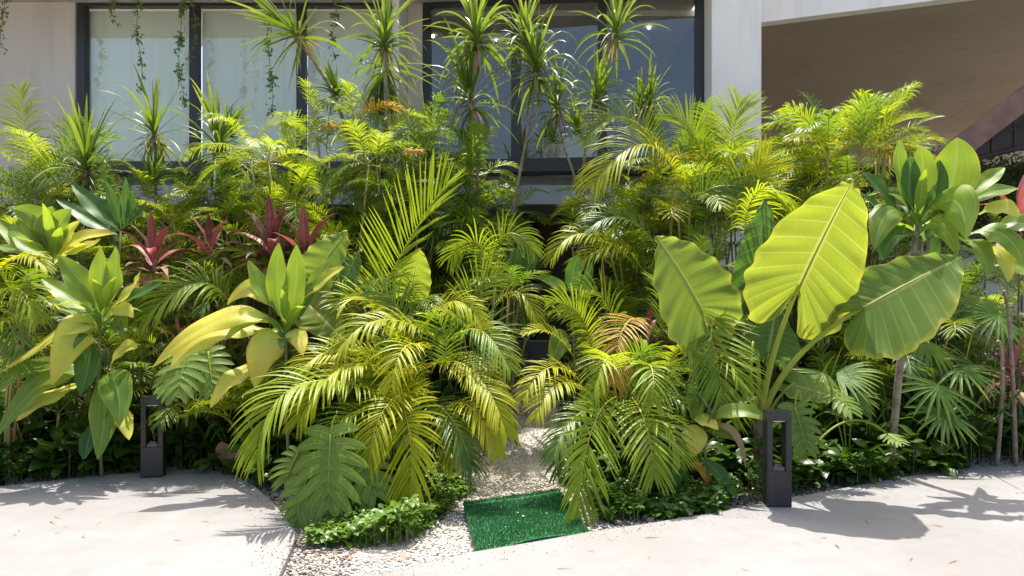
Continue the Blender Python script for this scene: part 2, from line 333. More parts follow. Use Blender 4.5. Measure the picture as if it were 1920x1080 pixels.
# taro (alocasia) leaf: grid from midrib to margin so that the side veins run outwards
_mx = A(0, .05, .14, .26, .35, .41, .42, .39, .31, .21, .12, .05, .012)
_my = A(1, .95, .85, .67, .45, .20, -.02, -.20, -.34, -.41, -.38, -.22, -.03)
_mr = A(1, .97, .90, .76, .58, .36, .20, .09, .03, 0, 0, 0, 0)
def taro_leaf(parent, attach, tip, hw, nrm, mat, lobe=1., bend=.15, cup=.15, und=.035, name='leaf', left=1., right=1., fold=.0):
    P0, P1 = at(*attach), at(*tip); ax = P1 - P0; L = np.linalg.norm(ax); ax = ax / L
    N = np.asarray(nrm, float); N = nz(N - N.dot(ax) * ax); X = np.cross(ax, N)
    k = np.linspace(0, len(_mx) - 1, 90); ii = np.arange(len(_mx))
    def cr(a):                                           # smooth the outline
        y = np.interp(k, ii, a); return np.convolve(np.r_[[y[0]] * 3, y, [y[-1]] * 3], np.ones(7) / 7, 'valid')
    mx, my, mr = cr(_mx), cr(_my), cr(_mr); my = np.where(my < 0, my * lobe, my)
    r = np.linspace(0, 1, 10); mb = MB(); tt = np.linspace(0, 1, 90)
    ph = U(0, 6.28)
    for sg, sc in ((-1, left), (1, right)):
        x = mx[:, None] * r[None]; y = mr[:, None] + (my - mr)[:, None] * r[None] ** 1.12
        edge = 1 + .028 * np.sin(tt * 62 + ph + 2 * np.sin(tt * 13))[:, None] * r[None] ** 4 + .012 * np.sin(tt * 23 + ph * 2)[:, None] * r[None] ** 3
        xx = sg * x * (hw / .42) * sc * edge
        z = (-bend * np.maximum(y, 0) ** 2 * L + .3 * bend * np.minimum(y, 0) * L * -1 * 0 + cup * (x / .42) ** 2 * hw + fold * np.abs(xx)
             + und * L * r[None] ** 2 * np.sin(tt * 62 + ph * sg)[:, None] * .42 + .006 * L * np.cos(tt * 2 * math.pi * 17)[:, None] * r[None] ** .7 * (1 - r[None] * .4)
             + .032 * L * r[None] ** 2 * np.sin(tt * 17 + ph + 1.3 * np.sin(tt * 9))[:, None])
        Q = P0 + ax * (y * L)[..., None] + X * xx[..., None] + N * z[..., None]
        Lc = np.zeros(Q.shape); Lc[..., 0] = tt[:, None]; Lc[..., 1] = sg * r[None]; Lc[..., 2] = .5
        mb.grids(Q[None], Lc[None], 0)
    o = mb.build(name, mat, parent)
    yy = np.linspace(-.02, .97, 14); pts = P0 + ax * (yy * L)[:, None] + N * (-bend * np.maximum(yy, 0) ** 2 * L - .003)[:, None]
    mr_ = MB(); mr_.tube(pts, np.linspace(.011, .0025, 14) * L / .9, 6); rb = mr_.build('midrib', 'petiole', parent); rb.parent = o
    return o
def petiole(parent, pts, r0, r1, name='petiole', mat='petiole'):
    p = bez(at(*pts[0]), at(*pts[1]), at(*pts[2]), 14); mb = MB(); mb.tube(p, np.linspace(r0, r1, 14), 9); return mb.build(name, mat, parent)
def split_leaf(parent, attach, tip, hw, nrm, nl=7, mat='monst', bend=.12, wl=.08):
    P0, P1 = at(*attach), at(*tip); ax = P1 - P0; L = np.linalg.norm(ax); ax /= L
    N = np.asarray(nrm, float); N = nz(N - N.dot(ax) * ax); X = np.cross(ax, N); mb = MB()
    y = np.linspace(0, 1, 12); leaf_path(mb, P0 + ax * (y * L)[:, None] - N * (bend * y ** 2 * L)[:, None], hw * .24, N, 'small', 5, .1, .03)
    for sg in (-1, 1):
        q = (np.arange(nl) + U(-.1, .1, nl)) / nl; n = nl
        p = P0 + ax * (q * .93 * L)[:, None] - N * (bend * q ** 2 * L)[:, None]
        a = 2.1 - 1.75 * q; D = ax * np.cos(a)[:, None] + X * (sg * np.sin(a))[:, None] + N * .05
        ln = hw * 1.15 * (.55 + .5 * np.sin(math.pi * np.clip(q * .8 + .15, 0, 1))) * (1 - .3 * q)
        for i in range(n):
            t = np.linspace(0, 1, 9)[:, None]; cpts = p[i] + nz(D[i]) * (t * ln[i]) + ax * (t ** 2 * ln[i] * .35) - N * (t ** 2 * ln[i] * U(.1, .35))
            leaf_path(mb, cpts, L * wl * U(.9, 1.15), N + .1 * U(-1, 1, 3), 'lobe', 5, .12, .06, 1., tint=.5)
    o = mb.build('leaf', mat, parent)
    m2 = MB(); yy = np.linspace(0, .97, 10); m2.tube(P0 + ax * (yy * L)[:, None] - N * (bend * yy ** 2 * L)[:, None] + N * .004, np.linspace(.009, .002, 10), 6)
    r = m2.build('midrib', 'petiole', parent); r.parent = o
    return o
def fan_leaf(parent, hub, axis_tip, R, nrm, nseg=13, span=2.5, mat='fan', w=.017, stalk_from=None, droop=.5):
    P0 = at(*hub); ax = at(*axis_tip) - P0; ax = nz(ax); N = np.asarray(nrm, float); N = nz(N - N.dot(ax) * ax); X = np.cross(ax, N)
    a = np.linspace(-span / 2, span / 2, nseg) + U(-.05, .05, nseg); D = ax * np.cos(a)[:, None] + X * np.sin(a)[:, None] + N * .08
    mb = MB(); blades(mb, np.tile(P0, (nseg, 1)), D, R * U(.85, 1.08, nseg) * (1 - .12 * np.abs(a / span)), w * U(.85, 1.2, nseg), np.tile(N, (nseg, 1)), droop * U(.6, 1.5, nseg), 7, 5, .3, 'palm', pw=2.)
    o = mb.build('leaf', mat, parent)
    if stalk_from is not None:
        m2 = MB(); s = np.asarray(stalk_from, float); m2.tube(bez(s, (s + P0) / 2 + A(0, 0, .06), P0, 9), .006, 6); m2.build('stalk', 'rachis_g', parent)
    return o
def rosette(mb, c, n, L, w, axis, el=(-.5, 1.45), droop=.9, top=.0):
    """dragon tree head: many narrow blades round an axis"""
    ax = nz(np.asarray(axis, float)); ref = A(1, 0, 0) if abs(ax[2]) > .6 else A(0, 0, 1); X = nz(np.cross(ax, ref)); Yv = np.cross(ax, X)
    q = (np.arange(n) + .5) / n; e = el[1] + (el[0] - el[1]) * q ** 1.35 + U(-.2, .2, n); a = np.arange(n) * 2.399 + U(-.2, .2, n)
    R = X * np.cos(a)[:, None] + Yv * np.sin(a)[:, None]; D = R * np.cos(e)[:, None] + ax * np.sin(e)[:, None]
    P = c - ax * (q * .16 * L * 2)[:, None] + R * .012; nr = ax - R * .5 * np.sin(e)[:, None]
    blades(mb, P, D, L * U(.6, 1.15, n) * (1 - .12 * q), w * U(.8, 1.15, n), nr, droop * (.35 + 1.5 * q) * U(.3, 2.2, n), 9, 3, .35, 'drac', np.clip(U(.2, .9, n) - .3 * q + .1, 0, 1), pw=1.5)
def dragon_tree(label, trunk, heads, Y, L=.42, w=.0125, r=.020, n=70, lk=1.28, group='dragon trees by the windows'):
    """trunk: list of photo points from the ground up; heads: (point, axis, scale)"""
    pts = np.array([at(p[0], p[1], p[2] if len(p) > 2 else Y) for p in trunk]); g = A(pts[0][0], pts[0][1], gz(pts[0][0], pts[0][1]))
    if pts[0][2] > g[2] + .05: pts = np.vstack([g - A(0, 0, .03), pts])
    th = thing('dragon_tree', label, 'tree', g)
    k = np.linspace(0, 1, len(pts)); kk = np.linspace(0, 1, 26); fine = np.stack([np.interp(kk, k, pts[:, i]) for i in range(3)], -1)
    for _ in range(2): fine[1:-1] = (fine[:-2] + fine[1:-1] * 2 + fine[2:]) / 4
    mb = MB(); mb.tube(fine, np.linspace(r, r * .6, 26) * (1 + .06 * np.sin(np.arange(26) * 2.1)), 8); mb.build('trunk', 'bark', th)
    for h in heads:
        p = at(h[0], h[1], h[4] if len(h) > 4 else Y); s = h[3]; c = MB(); nn = int(n * min(1, s + .15))
        hx = nz(np.asarray(h[2], float)) + A(*U(-.22, .22, 2), 0); rosette(c, p, int(nn * U(.6, .95)), L * s * lk * U(.88, 1.12), 1.45 * w * (.6 + .4 * s), hx, h[5] if len(h) > 5 else (-.7, 1.45), h[6] if len(h) > 6 else .9)
        if s > .7:
            m0 = len(c.I); rosette(c, p - nz(np.asarray(h[2], float)) * .06, 9, L * s * .8, w, h[2], (-1.25, -.3), 1.6); c.I[m0:] = [np.ones_like(q) for q in c.I[m0:]]
        c.build('crown', ['drac', 'dry'], th)
        if len(h) > 7:                                     # a branch joining the head to the trunk
            b = MB(); q = at(h[7], h[8], Y); b.tube(bez(q, (q + p) / 2, p, 6), r * .5, 6); b.build('branch', 'bark', th)
    return th

# ------------------------------------------------------------------ ground, pavements, gravel
def ground_mat():
    k = NT('bed_soil'); g = k.n('TexCoord').outputs['Object']; x = k.n('SeparateXYZ', {0: g}).outputs
    n1 = k.noise(3., 4, g); n2 = k.noise(60., 3, g); n3 = k.noise(220., 2, g)
    xc = k.math('ADD', x[0], k.math('MULTIPLY', k.math('SUBTRACT', n1, .5), .35))
    path = k.step(k.math('ABSOLUTE', k.math('SUBTRACT', xc, .05)), .62, .42)
    front = k.step(k.math('ADD', x[1], k.math('MULTIPLY', n1, .5)), 5.3, 4.9)
    near = k.math('MULTIPLY', front, k.step(k.math('ABSOLUTE', xc), 2.0, 1.3))
    f = k.math('MAXIMUM', path, near)
    soil = k.mix(n2, (.035, .026, .018), (.12, .09, .065)); grav = k.mix(k.step(n2, .3, .7), (.50, .45, .38), (.70, .65, .57))
    p = k.n('BsdfPrincipled', {'Base Color': k.mix(f, soil, grav), 'Roughness': .95, 'Specular IOR Level': .15})
    b = k.n('Bump', {'Height': k.math('ADD', n2, k.math('MULTIPLY', n3, .5)), 'Strength': .8, 'Distance': .02}); k.t.links.new(b.outputs[0], p.inputs['Normal'])
    return k.end(p.outputs[0])
def concrete_mat():
    k = NT('pale_concrete'); g = k.n('TexCoord').outputs['Object']
    n1 = k.noise(.9, 5, g, .6); n2 = k.noise(7., 5, g, .65); n3 = k.noise(120., 2, g); n4 = k.noise(45., 1, g); n5 = k.noise(2.6, 6, g, .7)
    c = k.mix(k.step(n1, .3, .7), (.212, .202, .191), (.256, .247, .236))
    c = k.mix(k.math('MULTIPLY', k.step(n2, .48, .72), .5), c, (.20, .185, .168))
    c = k.mix(k.math('MULTIPLY', k.step(n5, .5, .72), .45), c, (.195, .175, .15))
    c = k.mix(k.math('MULTIPLY', k.step(n3, .62, .70), .35), c, (.16, .145, .125))
    c = k.mix(k.math('MULTIPLY', k.step(n4, .76, .79), .8), c, (.16, .13, .10))
    p = k.n('BsdfPrincipled', {'Base Color': c, 'Roughness': .85, 'Specular IOR Level': .25})
    b = k.n('Bump', {'Height': k.math('ADD', n3, k.math('MULTIPLY', n2, 2.)), 'Strength': .25, 'Distance': .006}); k.t.links.new(b.outputs[0], p.inputs['Normal'])
    return k.end(p.outputs[0])
M['conc'] = concrete_mat(); M['soil'] = ground_mat()
mb = MB(); xs = np.linspace(-16, 16, 161); ys = np.linspace(1.5, 13.5, 81); Xg, Yg = np.meshgrid(xs, ys)
Zg = gz(Xg, Yg) - .02 + .012 * np.sin(Xg * 5.1 + Yg * 3) * np.sin(Yg * 6.3 + Xg)
mb.grids(np.stack([Xg, Yg, Zg], -1)[None], np.zeros((1, 81, 161, 3))); tag(mb.build('planting_bed', 'soil'), kind='structure')
mb = MB(); mb.grids(np.array([[[[-400, -400, -.17], [400, -400, -.17]], [[-400, 400, -.17], [400, 400, -.17]]]], float), np.zeros((1, 2, 2, 3)))
tag(mb.build('ground', plain('far_ground', (.28, .25, .2), .9, (.2, .2, .13), .3)), kind='structure')
def gp(px, py): Y = CZ * FPX / (py - HZ); return ((px - 960) / FPX * Y, Y)
LEFT = [gp(*p) for p in ((0, 912), (70, 905), (130, 898), (200, 891), (262, 886), (310, 882), (350, 881), (400, 884), (440, 891), (475, 910), (505, 935), (532, 966), (552, 995), (553, 1010), (545, 1030), (525, 1080))]
RIGHT = [gp(*p) for p in ((690, 1080), (790, 1058), (885, 1036), (1000, 1017), (1105, 998), (1210, 983), (1320, 965), (1430, 944), (1560, 920), (1700, 894), (1810, 878), (1920, 865))]
pl = poly('pavement', [(-40, 4.2), (-12, 4.7), (-6, 5.2)] + LEFT + [(-1.12, 2.4), (-1.0, 1.2), (-1.0, -30), (-40, -30)], 0., M['conc']); tag(pl, kind='structure')
pr = poly('pavement', RIGHT + [(6.2, 6.9), (9, 7.6), (14, 8.4), (40, 10), (40, -30), (-.985, -30), (-.95, 1.6), (-.92, 2.6)], 0.003, M['conc']); tag(pr, kind='structure')

def inside(poly_, x, y):
    c = np.zeros(len(x), bool); j = len(poly_) - 1
    for i in range(len(poly_)):
        xi, yi = poly_[i]; xj, yj = poly_[j]
        m = ((yi > y) != (yj > y)) & (x < (xj - xi) * (y - yi) / (yj - yi + 1e-12) + xi); c ^= m; j = i
    return c
PAV = [[(-40, 4.2), (-12, 4.7), (-6, 5.2)] + LEFT + [(-1.12, 2.4), (-1.0, 1.2), (-1.0, -30), (-40, -30)], RIGHT + [(6.2, 6.9), (9, 7.6), (14, 8.4), (40, 10), (40, -30), (-.985, -30), (-.95, 1.6), (-.92, 2.6)]]
def on_bed(x, y): return ~(inside(PAV[0], x, y) | inside(PAV[1], x, y))
# unit pebble (cube sphere of 24 quads)
def unit_pebble():
    V = []; F = []
    for ax in range(3):
        for s in (-1, 1):
            b = len(V)
            for i in (-1, 0, 1):
                for j in (-1, 0, 1):
                    p = [0, 0, 0]; p[ax] = s; p[(ax + 1) % 3] = i * s; p[(ax + 2) % 3] = j; V.append(p)
            for i in range(2):
                for j in range(2): F.append([b + i * 3 + j, b + (i + 1) * 3 + j, b + (i + 1) * 3 + j + 1, b + i * 3 + j + 1])
    return nz(np.array(V, float)), np.array(F)
PV, PF = unit_pebble()
def pebbles(mb, x, y, z, r, flat=.65):
    n = len(x); a = U(0, 6.28, n); s = np.stack([r * U(.7, 1.3, n), r * U(.7, 1.2, n), r * flat * U(.7, 1.2, n)], -1)
    V = PV[None] * s[:, None] * (1 + .16 * np.sin(PV[None] * U(2, 5, (n, 1, 3)) + U(0, 6, (n, 1, 3))).sum(-1, keepdims=True) * .5)
    c, q = np.cos(a)[:, None], np.sin(a)[:, None]
    V = np.stack([V[..., 0] * c - V[..., 1] * q, V[..., 0] * q + V[..., 1] * c, V[..., 2]], -1) + np.stack([x, y, z], -1)[:, None]
    L = np.zeros(V.shape); L[..., 2] = U(0, 1, n)[:, None]; L[..., 1] = .5
    k = len(PV); F = (PF[None] + (np.arange(n) * k)[:, None, None]).reshape(-1, 4) + mb.n
    mb.V.append(V.reshape(-1, 3)); mb.L.append(L.reshape(-1, 3)); mb.F.append(F); mb.I.append(np.zeros(len(F), int)); mb.n += n * k
def peb_mat(name, a, b, c):
    k = NT(name); at_ = k.n('Attribute', attribute_name='lc'); w = k.n('SeparateXYZ', {0: at_.outputs['Vector']}).outputs[2]
    g = k.n('TexCoord').outputs['Object']; r = k.n('ValToRGB', {0: w}); e = r.color_ramp.elements
    e[0].color = (*a, 1); e[1].color = (*c, 1); m = e.new(.5); m.color = (*b, 1)
    cc = k.mix(k.math('MULTIPLY', k.noise(70., 3, g), .5), r.outputs[0], (.34, .30, .24))
    return k.end(k.n('BsdfPrincipled', {'Base Color': cc, 'Roughness': .85, 'Specular IOR Level': .25}).outputs[0])
M['peb'] = peb_mat('pale_gravel', (.46, .42, .36), (.62, .58, .51), (.76, .73, .67))
M['pebd'] = peb_mat('grey_gravel', (.07, .06, .055), (.18, .165, .15), (.42, .39, .35))
n = 20000; x = U(-1.5, 1.2, n); y = U(2.6, 5.9, n)
m = on_bed(x, y) & ((x > -.75 + .1 * np.sin(y * 9)) | (y < 4.15)) & (x < 1.0 - .5 * np.clip(y - 5, 0, 1)) & (x > -1.45); x, y = x[m], y[m]
mb = MB(); pebbles(mb, x, y, gz(x, y) - .012 + U(0, .012, len(x)), U(.005, .0125, len(x)))
n = 7000; y2 = 5.3 + 3.7 * U(0, 1, n) ** 1.3; x2 = .06 + U(-.5, .5, n); pebbles(mb, x2, y2, gz(x2, y2) - .014, U(.004, .010, n))
tag(mb.build('gravel', 'peb'), 'pale coral gravel on the narrow path and round the green mat', 'gravel', kind='stuff')
mb = MB()
def strip(pts, n, wd, rr):
    p = np.array(pts); s = np.r_[0, np.cumsum(np.linalg.norm(np.diff(p, axis=0), axis=1))]; t = U(0, s[-1], n); o = U(0, 1, n) ** 1.4 * wd + .012
    bx = np.interp(t, s, p[:, 0]); by = np.interp(t, s, p[:, 1]); d = nz(np.gradient(p, axis=0)); dx = np.interp(t, s, -d[:, 1]); dy = np.interp(t, s, d[:, 0])
    X = bx + dx * o; Yy = by + dy * o; k = on_bed(X, Yy); pebbles(mb, X[k], Yy[k], gz(X[k], Yy[k]) - .01 + U(0, .012, k.sum()), U(*rr, k.sum()))
def spill(pts, n):
    p = np.array(pts); s = np.r_[0, np.cumsum(np.linalg.norm(np.diff(p, axis=0), axis=1))]; t = U(0, s[-1], n); o = -U(0, 1, n) ** 2.5 * .22; d = nz(np.gradient(p, axis=0))
    X = np.interp(t, s, p[:, 0]) - np.interp(t, s, d[:, 1]) * o; Yy = np.interp(t, s, p[:, 1]) + np.interp(t, s, d[:, 0]) * o; k = ~on_bed(X, Yy); pebbles(mb, X[k], Yy[k], np.full(k.sum(), .004), U(.0015, .005, k.sum()))
spill(RIGHT, 700); spill(LEFT, 700)
strip(RIGHT[4:], 4200, .34, (.006, .016)); strip(LEFT[:9], 1500, .3, (.006, .018)); strip(LEFT[8:], 2600, .35, (.006, .014))
tag(mb.build('gravel', 'pebd'), 'grey gravel and soil crumbs along the edges of the pavements', 'gravel', kind='stuff')
M['stone'] = plain('edge_stone', (.22, .20, .17), .9, (.10, .09, .08), 20, .6, 50)
for lst, lab, grp in (([(25, 908), (62, 905), (100, 897), (150, 893), (175, 889), (215, 884), (240, 886), (330, 878)], 'rounded grey stone half buried along the edge of the left pavement', 'stones along the left pavement'),
                      ([(1160, 985), (1215, 978), (1300, 958), (1322, 955), (1340, 951), (1375, 943), (1395, 940)], 'rounded stone along the pavement edge between the mat and the right lamp', 'stones along the right pavement')):
    for px, py in lst:
        X, Yy = gp(px, py - 12); mb = MB(); pebbles(mb, A(X), A(Yy), A(gz(X, Yy) + .012), A(U(.03, .06)), .6); tag(mb.build('stone', 'stone', base=(X, Yy, 0)), lab, 'stone', grp)

# ------------------------------------------------------------------ artificial turf mat
mc = [gp(*p) for p in ((868, 946), (1048, 921), (1105, 996), (893, 1034))]
mat_t = thing('turf_mat', 'green artificial turf mat lying on the gravel before the path', 'mat', (mc[0][0] * .5 + mc[2][0] * .5, mc[0][1] * .5 + mc[2][1] * .5, -.03))
def matp(a, b):
    p = [np.array(q) for q in mc]; xy = (p[0] * (1 - a)[:, None] + p[1] * a[:, None]) * (1 - b)[:, None] + (p[3] * (1 - a)[:, None] + p[2] * a[:, None]) * b[:, None]
    z = .004 + .010 * np.sin(a * 7 + 1) * np.sin(b * 5) + np.where(b < .08, .012, 0); return np.c_[xy, z]
g = np.linspace(0, 1, 22); aa, bb = np.meshgrid(g, g); P = matp(aa.ravel(), bb.ravel()).reshape(22, 22, 3); mb = MB(); Pl = P.copy(); Pl[..., 2] -= .016
mb.grids(P[None], np.zeros((1, 22, 22, 3)))
for e in (np.stack([P[0], Pl[0]]), np.stack([P[-1], Pl[-1]]), np.stack([P[:, 0], Pl[:, 0]]), np.stack([P[:, -1], Pl[:, -1]])): mb.grids(e[None], np.zeros(e[None].shape))
M['turf'] = leaf_mat('turf_fibre', (.02, .105, .026), (.065, .235, .065), .12, rough=.5, tcol=(.05, .27, .06))
mb.build('backing', plain('turf_backing', (.008, .09, .03), .8, (.014, .13, .042), 30), mat_t)
n = 15000; p = matp(U(0, 1, n), U(0, 1, n)); mb = MB(); blades(mb, p, A(0, 0, 1) + .7 * U(-1, 1, (n, 3)) * A(1, 1, .3), U(.012, .024, n), .0016, A(0, -1, 0) + .5 * U(-1, 1, (n, 3)), .3, 2, 2, 0., 'drac')
tag(mb.build('turf_pile', 'turf', mat_t), kind='stuff')
for (a, b, r) in ((.47, .42, .010), (.5, .52, .012), (.43, .62, .005), (.62, .3, .005), (.3, .7, .005), (.72, .55, .006), (.25, .35, .004)):
    q = matp(A(a), A(b))[0]; mb = MB(); pebbles(mb, A(q[0]), A(q[1]), A(q[2] + .014), A(r), .5); tag(mb.build('pebble', 'peb', base=(q[0], q[1], 0)), 'tiny pale pebble lying on the green mat', 'pebble', 'pebbles on the mat')

# ------------------------------------------------------------------ bollard lamps
M['boll'] = plain('anthracite_metal', (.033, .033, .034), .45, (.046, .045, .045), 30, .05, 200, .3)
M['lens'] = plain('frosted_lens', (.75, .75, .72), .3); M['dial'] = plain('lamp_optic', (.03, .035, .06), .15, spec=.8)
def bollard(px, py, rot, label, H=.70, w=.088, d=.055):
    X, Yy = gp(px, py); th = thing('bollard_lamp', label, 'lamp', (X, Yy, 0), 'bollard lamps beside the pavements'); th.rotation_euler.z = rot
    def B(name, parts, m, bv=.004):
        mb = MB()
        for c, h in parts: mb.box(A(X, Yy, 0) + A(*c), h)
        return mb.build(name, m, th, flat=True, bevel=bv)
    B('body', [((0, 0, H * .19 + .003), (w, d, H * .19 - .003))], 'boll')
    for s in (-1, 1): B('upright', [((s * (w - .021), 0, H * .64), (.0205, d - .001, H * .262))], 'boll')
    B('cap', [((0, 0, H * .95), (w, d, H * .05))], 'boll')
    B('lens', [((0, 0, H * .895), (w - .045, d - .015, .0035))], 'lens', 0)
    mb = MB(); mb.box(A(X, Yy, H * .40), (w - .046, d - .012, H * .022)); mb.box(A(X, Yy, H * .43), (w - .06, d - .025, H * .012)); mb.build('optic', 'dial', th, flat=True, bevel=.003)
    for s in (-1, 1):
        mb = MB(); mb.tube([A(X + s * .04, Yy - d - .002, .035), A(X + s * .04, Yy - d + .002, .035)], .004, 8); mb.build('screw', 'dial', th)
bollard(288, 893, .22, 'dark metal bollard lamp on the left pavement beside the drooping ti leaves', H=.685)
bollard(1457, 948, -.06, 'dark metal bollard lamp on the right pavement under the giant taro')

# ------------------------------------------------------------------ the building
def wall_mat(name, a, b, bump=.25):
    k = NT(name); g = k.n('TexCoord').outputs['Object']; n1 = k.noise(.7, 5, g, .6); n2 = k.noise(5., 5, g, .65); n3 = k.noise(60., 3, g)
    st = k.n('Mapping', {0: g, 3: (3., 3., .25)}).outputs[0]; n4 = k.noise(1.6, 4, st)
    c = k.mix(k.step(n1, .3, .7), a, b); c = k.mix(k.math('MULTIPLY', k.step(n4, .5, .75), .4), c, tuple(q * .72 for q in a)); c = k.mix(k.math('MULTIPLY', k.step(n2, .55, .8), .15), c, tuple(q * .8 for q in a))
    p = k.n('BsdfPrincipled', {'Base Color': c, 'Roughness': .8, 'Specular IOR Level': .2}); b_ = k.n('Bump', {'Height': k.math('ADD', n3, n2), 'Strength': bump, 'Distance': .008}); k.t.links.new(b_.outputs[0], p.inputs['Normal'])
    return k.end(p.outputs[0])
M['wall'] = wall_mat('warm_render', (.54, .495, .44), (.59, .545, .49)); M['white'] = wall_mat('white_render', (.84, .80, .755), (.87, .835, .79)); M['soffit'] = wall_mat('tan_soffit', (.47, .39, .31), (.52, .44, .355), .4)
M['slab'] = wall_mat('grey_concrete', (.30, .30, .31), (.38, .38, .39)); M['frame'] = plain('dark_window_frame', (.022, .021, .022), .35, (.03, .028, .028), 20)
M['blind'] = wall_mat('pale_roller_blind', (.84, .86, .74), (.87, .89, .77), .05); M['room'] = plain('dim_room', (.10, .095, .09), .8); M['dark'] = plain('dark_undercroft', (.018, .015, .013), .8, (.03, .025, .02), 3)  # undercroft walls near black: the darkness of the void put into the colour
M['brown'] = plain('brown_timber_wall', (.055, .03, .02), .6, (.03, .018, .012), 5, .3, 40); M['kerbc'] = wall_mat('dark_grey_concrete', (.10, .10, .10), (.15, .145, .14))
k = NT('window_glass'); fr = k.n('Fresnel', {'IOR': 1.55}).outputs[0]; gl = k.n('BsdfGlossy', {'Color': (1, 1, 1, 1), 'Roughness': .01}); tr = k.n('BsdfTransparent', {'Color': (.97, .99, .975, 1)})
M['glass'] = k.end(k.n('MixShader', {0: k.math('ADD', k.math('MULTIPLY', fr, 1.0), .022, clamp=True), 1: tr.outputs[0], 2: gl.outputs[0]}).outputs[0])
k = NT('ceiling_lamp_glow'); M['glow'] = k.end(k.n('Emission', {'Color': (1, .8, .5, 1), 'Strength': 6.}).outputs[0])
bl = thing('building', 'pale modern building with raised tall windows and a deep white canopy', 'building', (0, 11.5, 0))
def bbox(name, x0, x1, y0, y1, z0, z1, m, parent=bl, rot=0., bv=0.):
    mb = MB(); mb.box(((x0 + x1) / 2, (y0 + y1) / 2, (z0 + z1) / 2), ((x1 - x0) / 2, (y1 - y0) / 2, (z1 - z0) / 2), rot); return mb.build(name, m, bl, flat=True, bevel=bv)
def prism(name, pts, z0, z1, m):
    n = len(pts); V = [(x, y, z0) for x, y in pts] + [(x, y, z1) for x, y in pts]; mb = MB()
    mb.raw(V, [[i, (i + 1) % n, n + (i + 1) % n, n + i] for i in range(n)] + [[3, 2, 1, 0], [4, 5, 6, 7]]); return mb.build(name, m, bl, flat=True)
GY = 11.50
bbox('wall', -16, -7.30, 11.40, 11.8, 3.3, 6.50, 'wall', bv=.01)
prism('roof_slab', [(-16, 9.98), (-1.60, 10.10), (-1.60, 13.4), (-16, 13.4)], 6.503, 6.72, 'wall')
prism('roof_slab', [(-1.597, 10.10), (3.09, 10.10), (3.09, 13.4), (-1.597, 13.4)], 6.51, 6.73, 'wall')
bbox('column', -1.863, -1.755, 10.62, 11.7, 3.3, 6.50, 'wall', bv=.01)
bbox('wall', -1.753, -1.50, 11.45, 11.75, 3.3, 6.50, 'wall')
bbox('pillar', 3.10, 3.875, 10.60, 11.6, .2, 7.2, 'white', bv=.012)
# floor slab and undercroft
prism('floor_slab', [(-16, 10.75), (3.09, 10.75), (3.09, 12.9), (-16, 12.9)], 3.03, 3.33, 'slab')
bbox('wall', -16, 3.09, 11.58, 11.8, 3.335, 3.62, 'slab')
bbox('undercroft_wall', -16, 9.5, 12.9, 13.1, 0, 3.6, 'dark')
bbox('timber_wall', .45, 1.3, 12.35, 12.5, .2, 3.02, 'brown')
for x in (.2, 1.55, -3.2): bbox('post', x, x + .12, 11.9, 12.02, .2, 3.02, 'frame')
bbox('base_wall', -4, 5, 9.95, 10.2, .2, .92, 'kerbc', bv=.01); bbox('base_wall', -4, 5, 9.7, 9.948, .2, .62, 'kerbc', bv=.01)
# left windows: frame, panes, blinds
def window(x0, y0, x1, y1, z0, z1, mull, blind, split=()):
    d = nz(A(x1 - x0, y1 - y0)); L = math.hypot(x1 - x0, y1 - y0); ang = math.atan2(d[1], d[0]); nrm = A(d[1], -d[0])
    def bar(t0, t1, za, zb, off, th, name, m, par):
        c = A(x0, y0) + d * (t0 + t1) / 2 - nrm * off; mb = MB(); mb.box((c[0], c[1], (za + zb) / 2), ((t1 - t0) / 2, th, (zb - za) / 2), ang); o = mb.build(name, m, bl, flat=True, bevel=.004 if m == 'frame' else 0)
        if par: o.parent = par
        return o
    fr_ = bar(0, L, z0 - .10, z0, .0, .07, 'window', 'frame', None)
    bar(.001, L - .001, z1 - .05, z1, .0, .068, 'frame', 'frame', fr_)
    ed = [0.] + list(mull) + [L]
    for i, t in enumerate(ed):
        w = .075 if 0 < i < len(ed) - 1 else .06; t = min(max(t, w), L - w); bar(t - w, t + w, z0 + .001, z1 - .051, .0, .066, 'mullion', 'frame', fr_)
    for a, b in zip(ed[:-1], ed[1:]):
        bar(a + .05, b - .05, z0, z1 - .04, .02, .004, 'pane', 'glass', fr_)
        if blind: bar(a + .06, b - .06, z0 + .02, z1 - .05, .14, .003, 'blind', 'blind', fr_)
X2 = lambda px, Y: (px - 960) / FPX * Y
window(-7.28, 11.5, -1.87, 11.5, 3.85, 6.50, [X2(366, 11.5) + 7.28, X2(566, 11.5) + 7.28], True)
window(-1.49, 11.5, 3.09, 11.06, 3.86, 6.50, [X2(968, 11.4) + 1.49, X2(1131, 11.2) + 1.49], False)
bbox('sill', -7.3, -1.9, 11.1, 11.56, 3.60, 3.748, 'frame'); prism('sill', [(-1.6, 11.3), (3.08, 10.9), (3.08, 11.3), (-1.6, 11.7)], 3.62, 3.758, 'frame')
# dim room behind the right windows
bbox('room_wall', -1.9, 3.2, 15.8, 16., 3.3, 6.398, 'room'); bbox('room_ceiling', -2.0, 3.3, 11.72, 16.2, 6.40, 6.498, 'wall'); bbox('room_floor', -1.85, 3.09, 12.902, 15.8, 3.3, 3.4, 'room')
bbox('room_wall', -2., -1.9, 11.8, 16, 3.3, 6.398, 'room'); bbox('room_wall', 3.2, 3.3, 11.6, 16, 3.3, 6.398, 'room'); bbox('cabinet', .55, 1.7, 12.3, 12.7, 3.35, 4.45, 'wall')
for px, py in ((1217, 54), (930, 78), (970, 66), (812, 70)):
    Y = 4.86 * FPX / (HZ - py); p = at(px, py, Y); mb = MB(); mb.tube([A(p[0], Y, 6.39), A(p[0], Y, 6.36)], .022, 10); mb.build('ceiling_lamp', 'glow', bl)
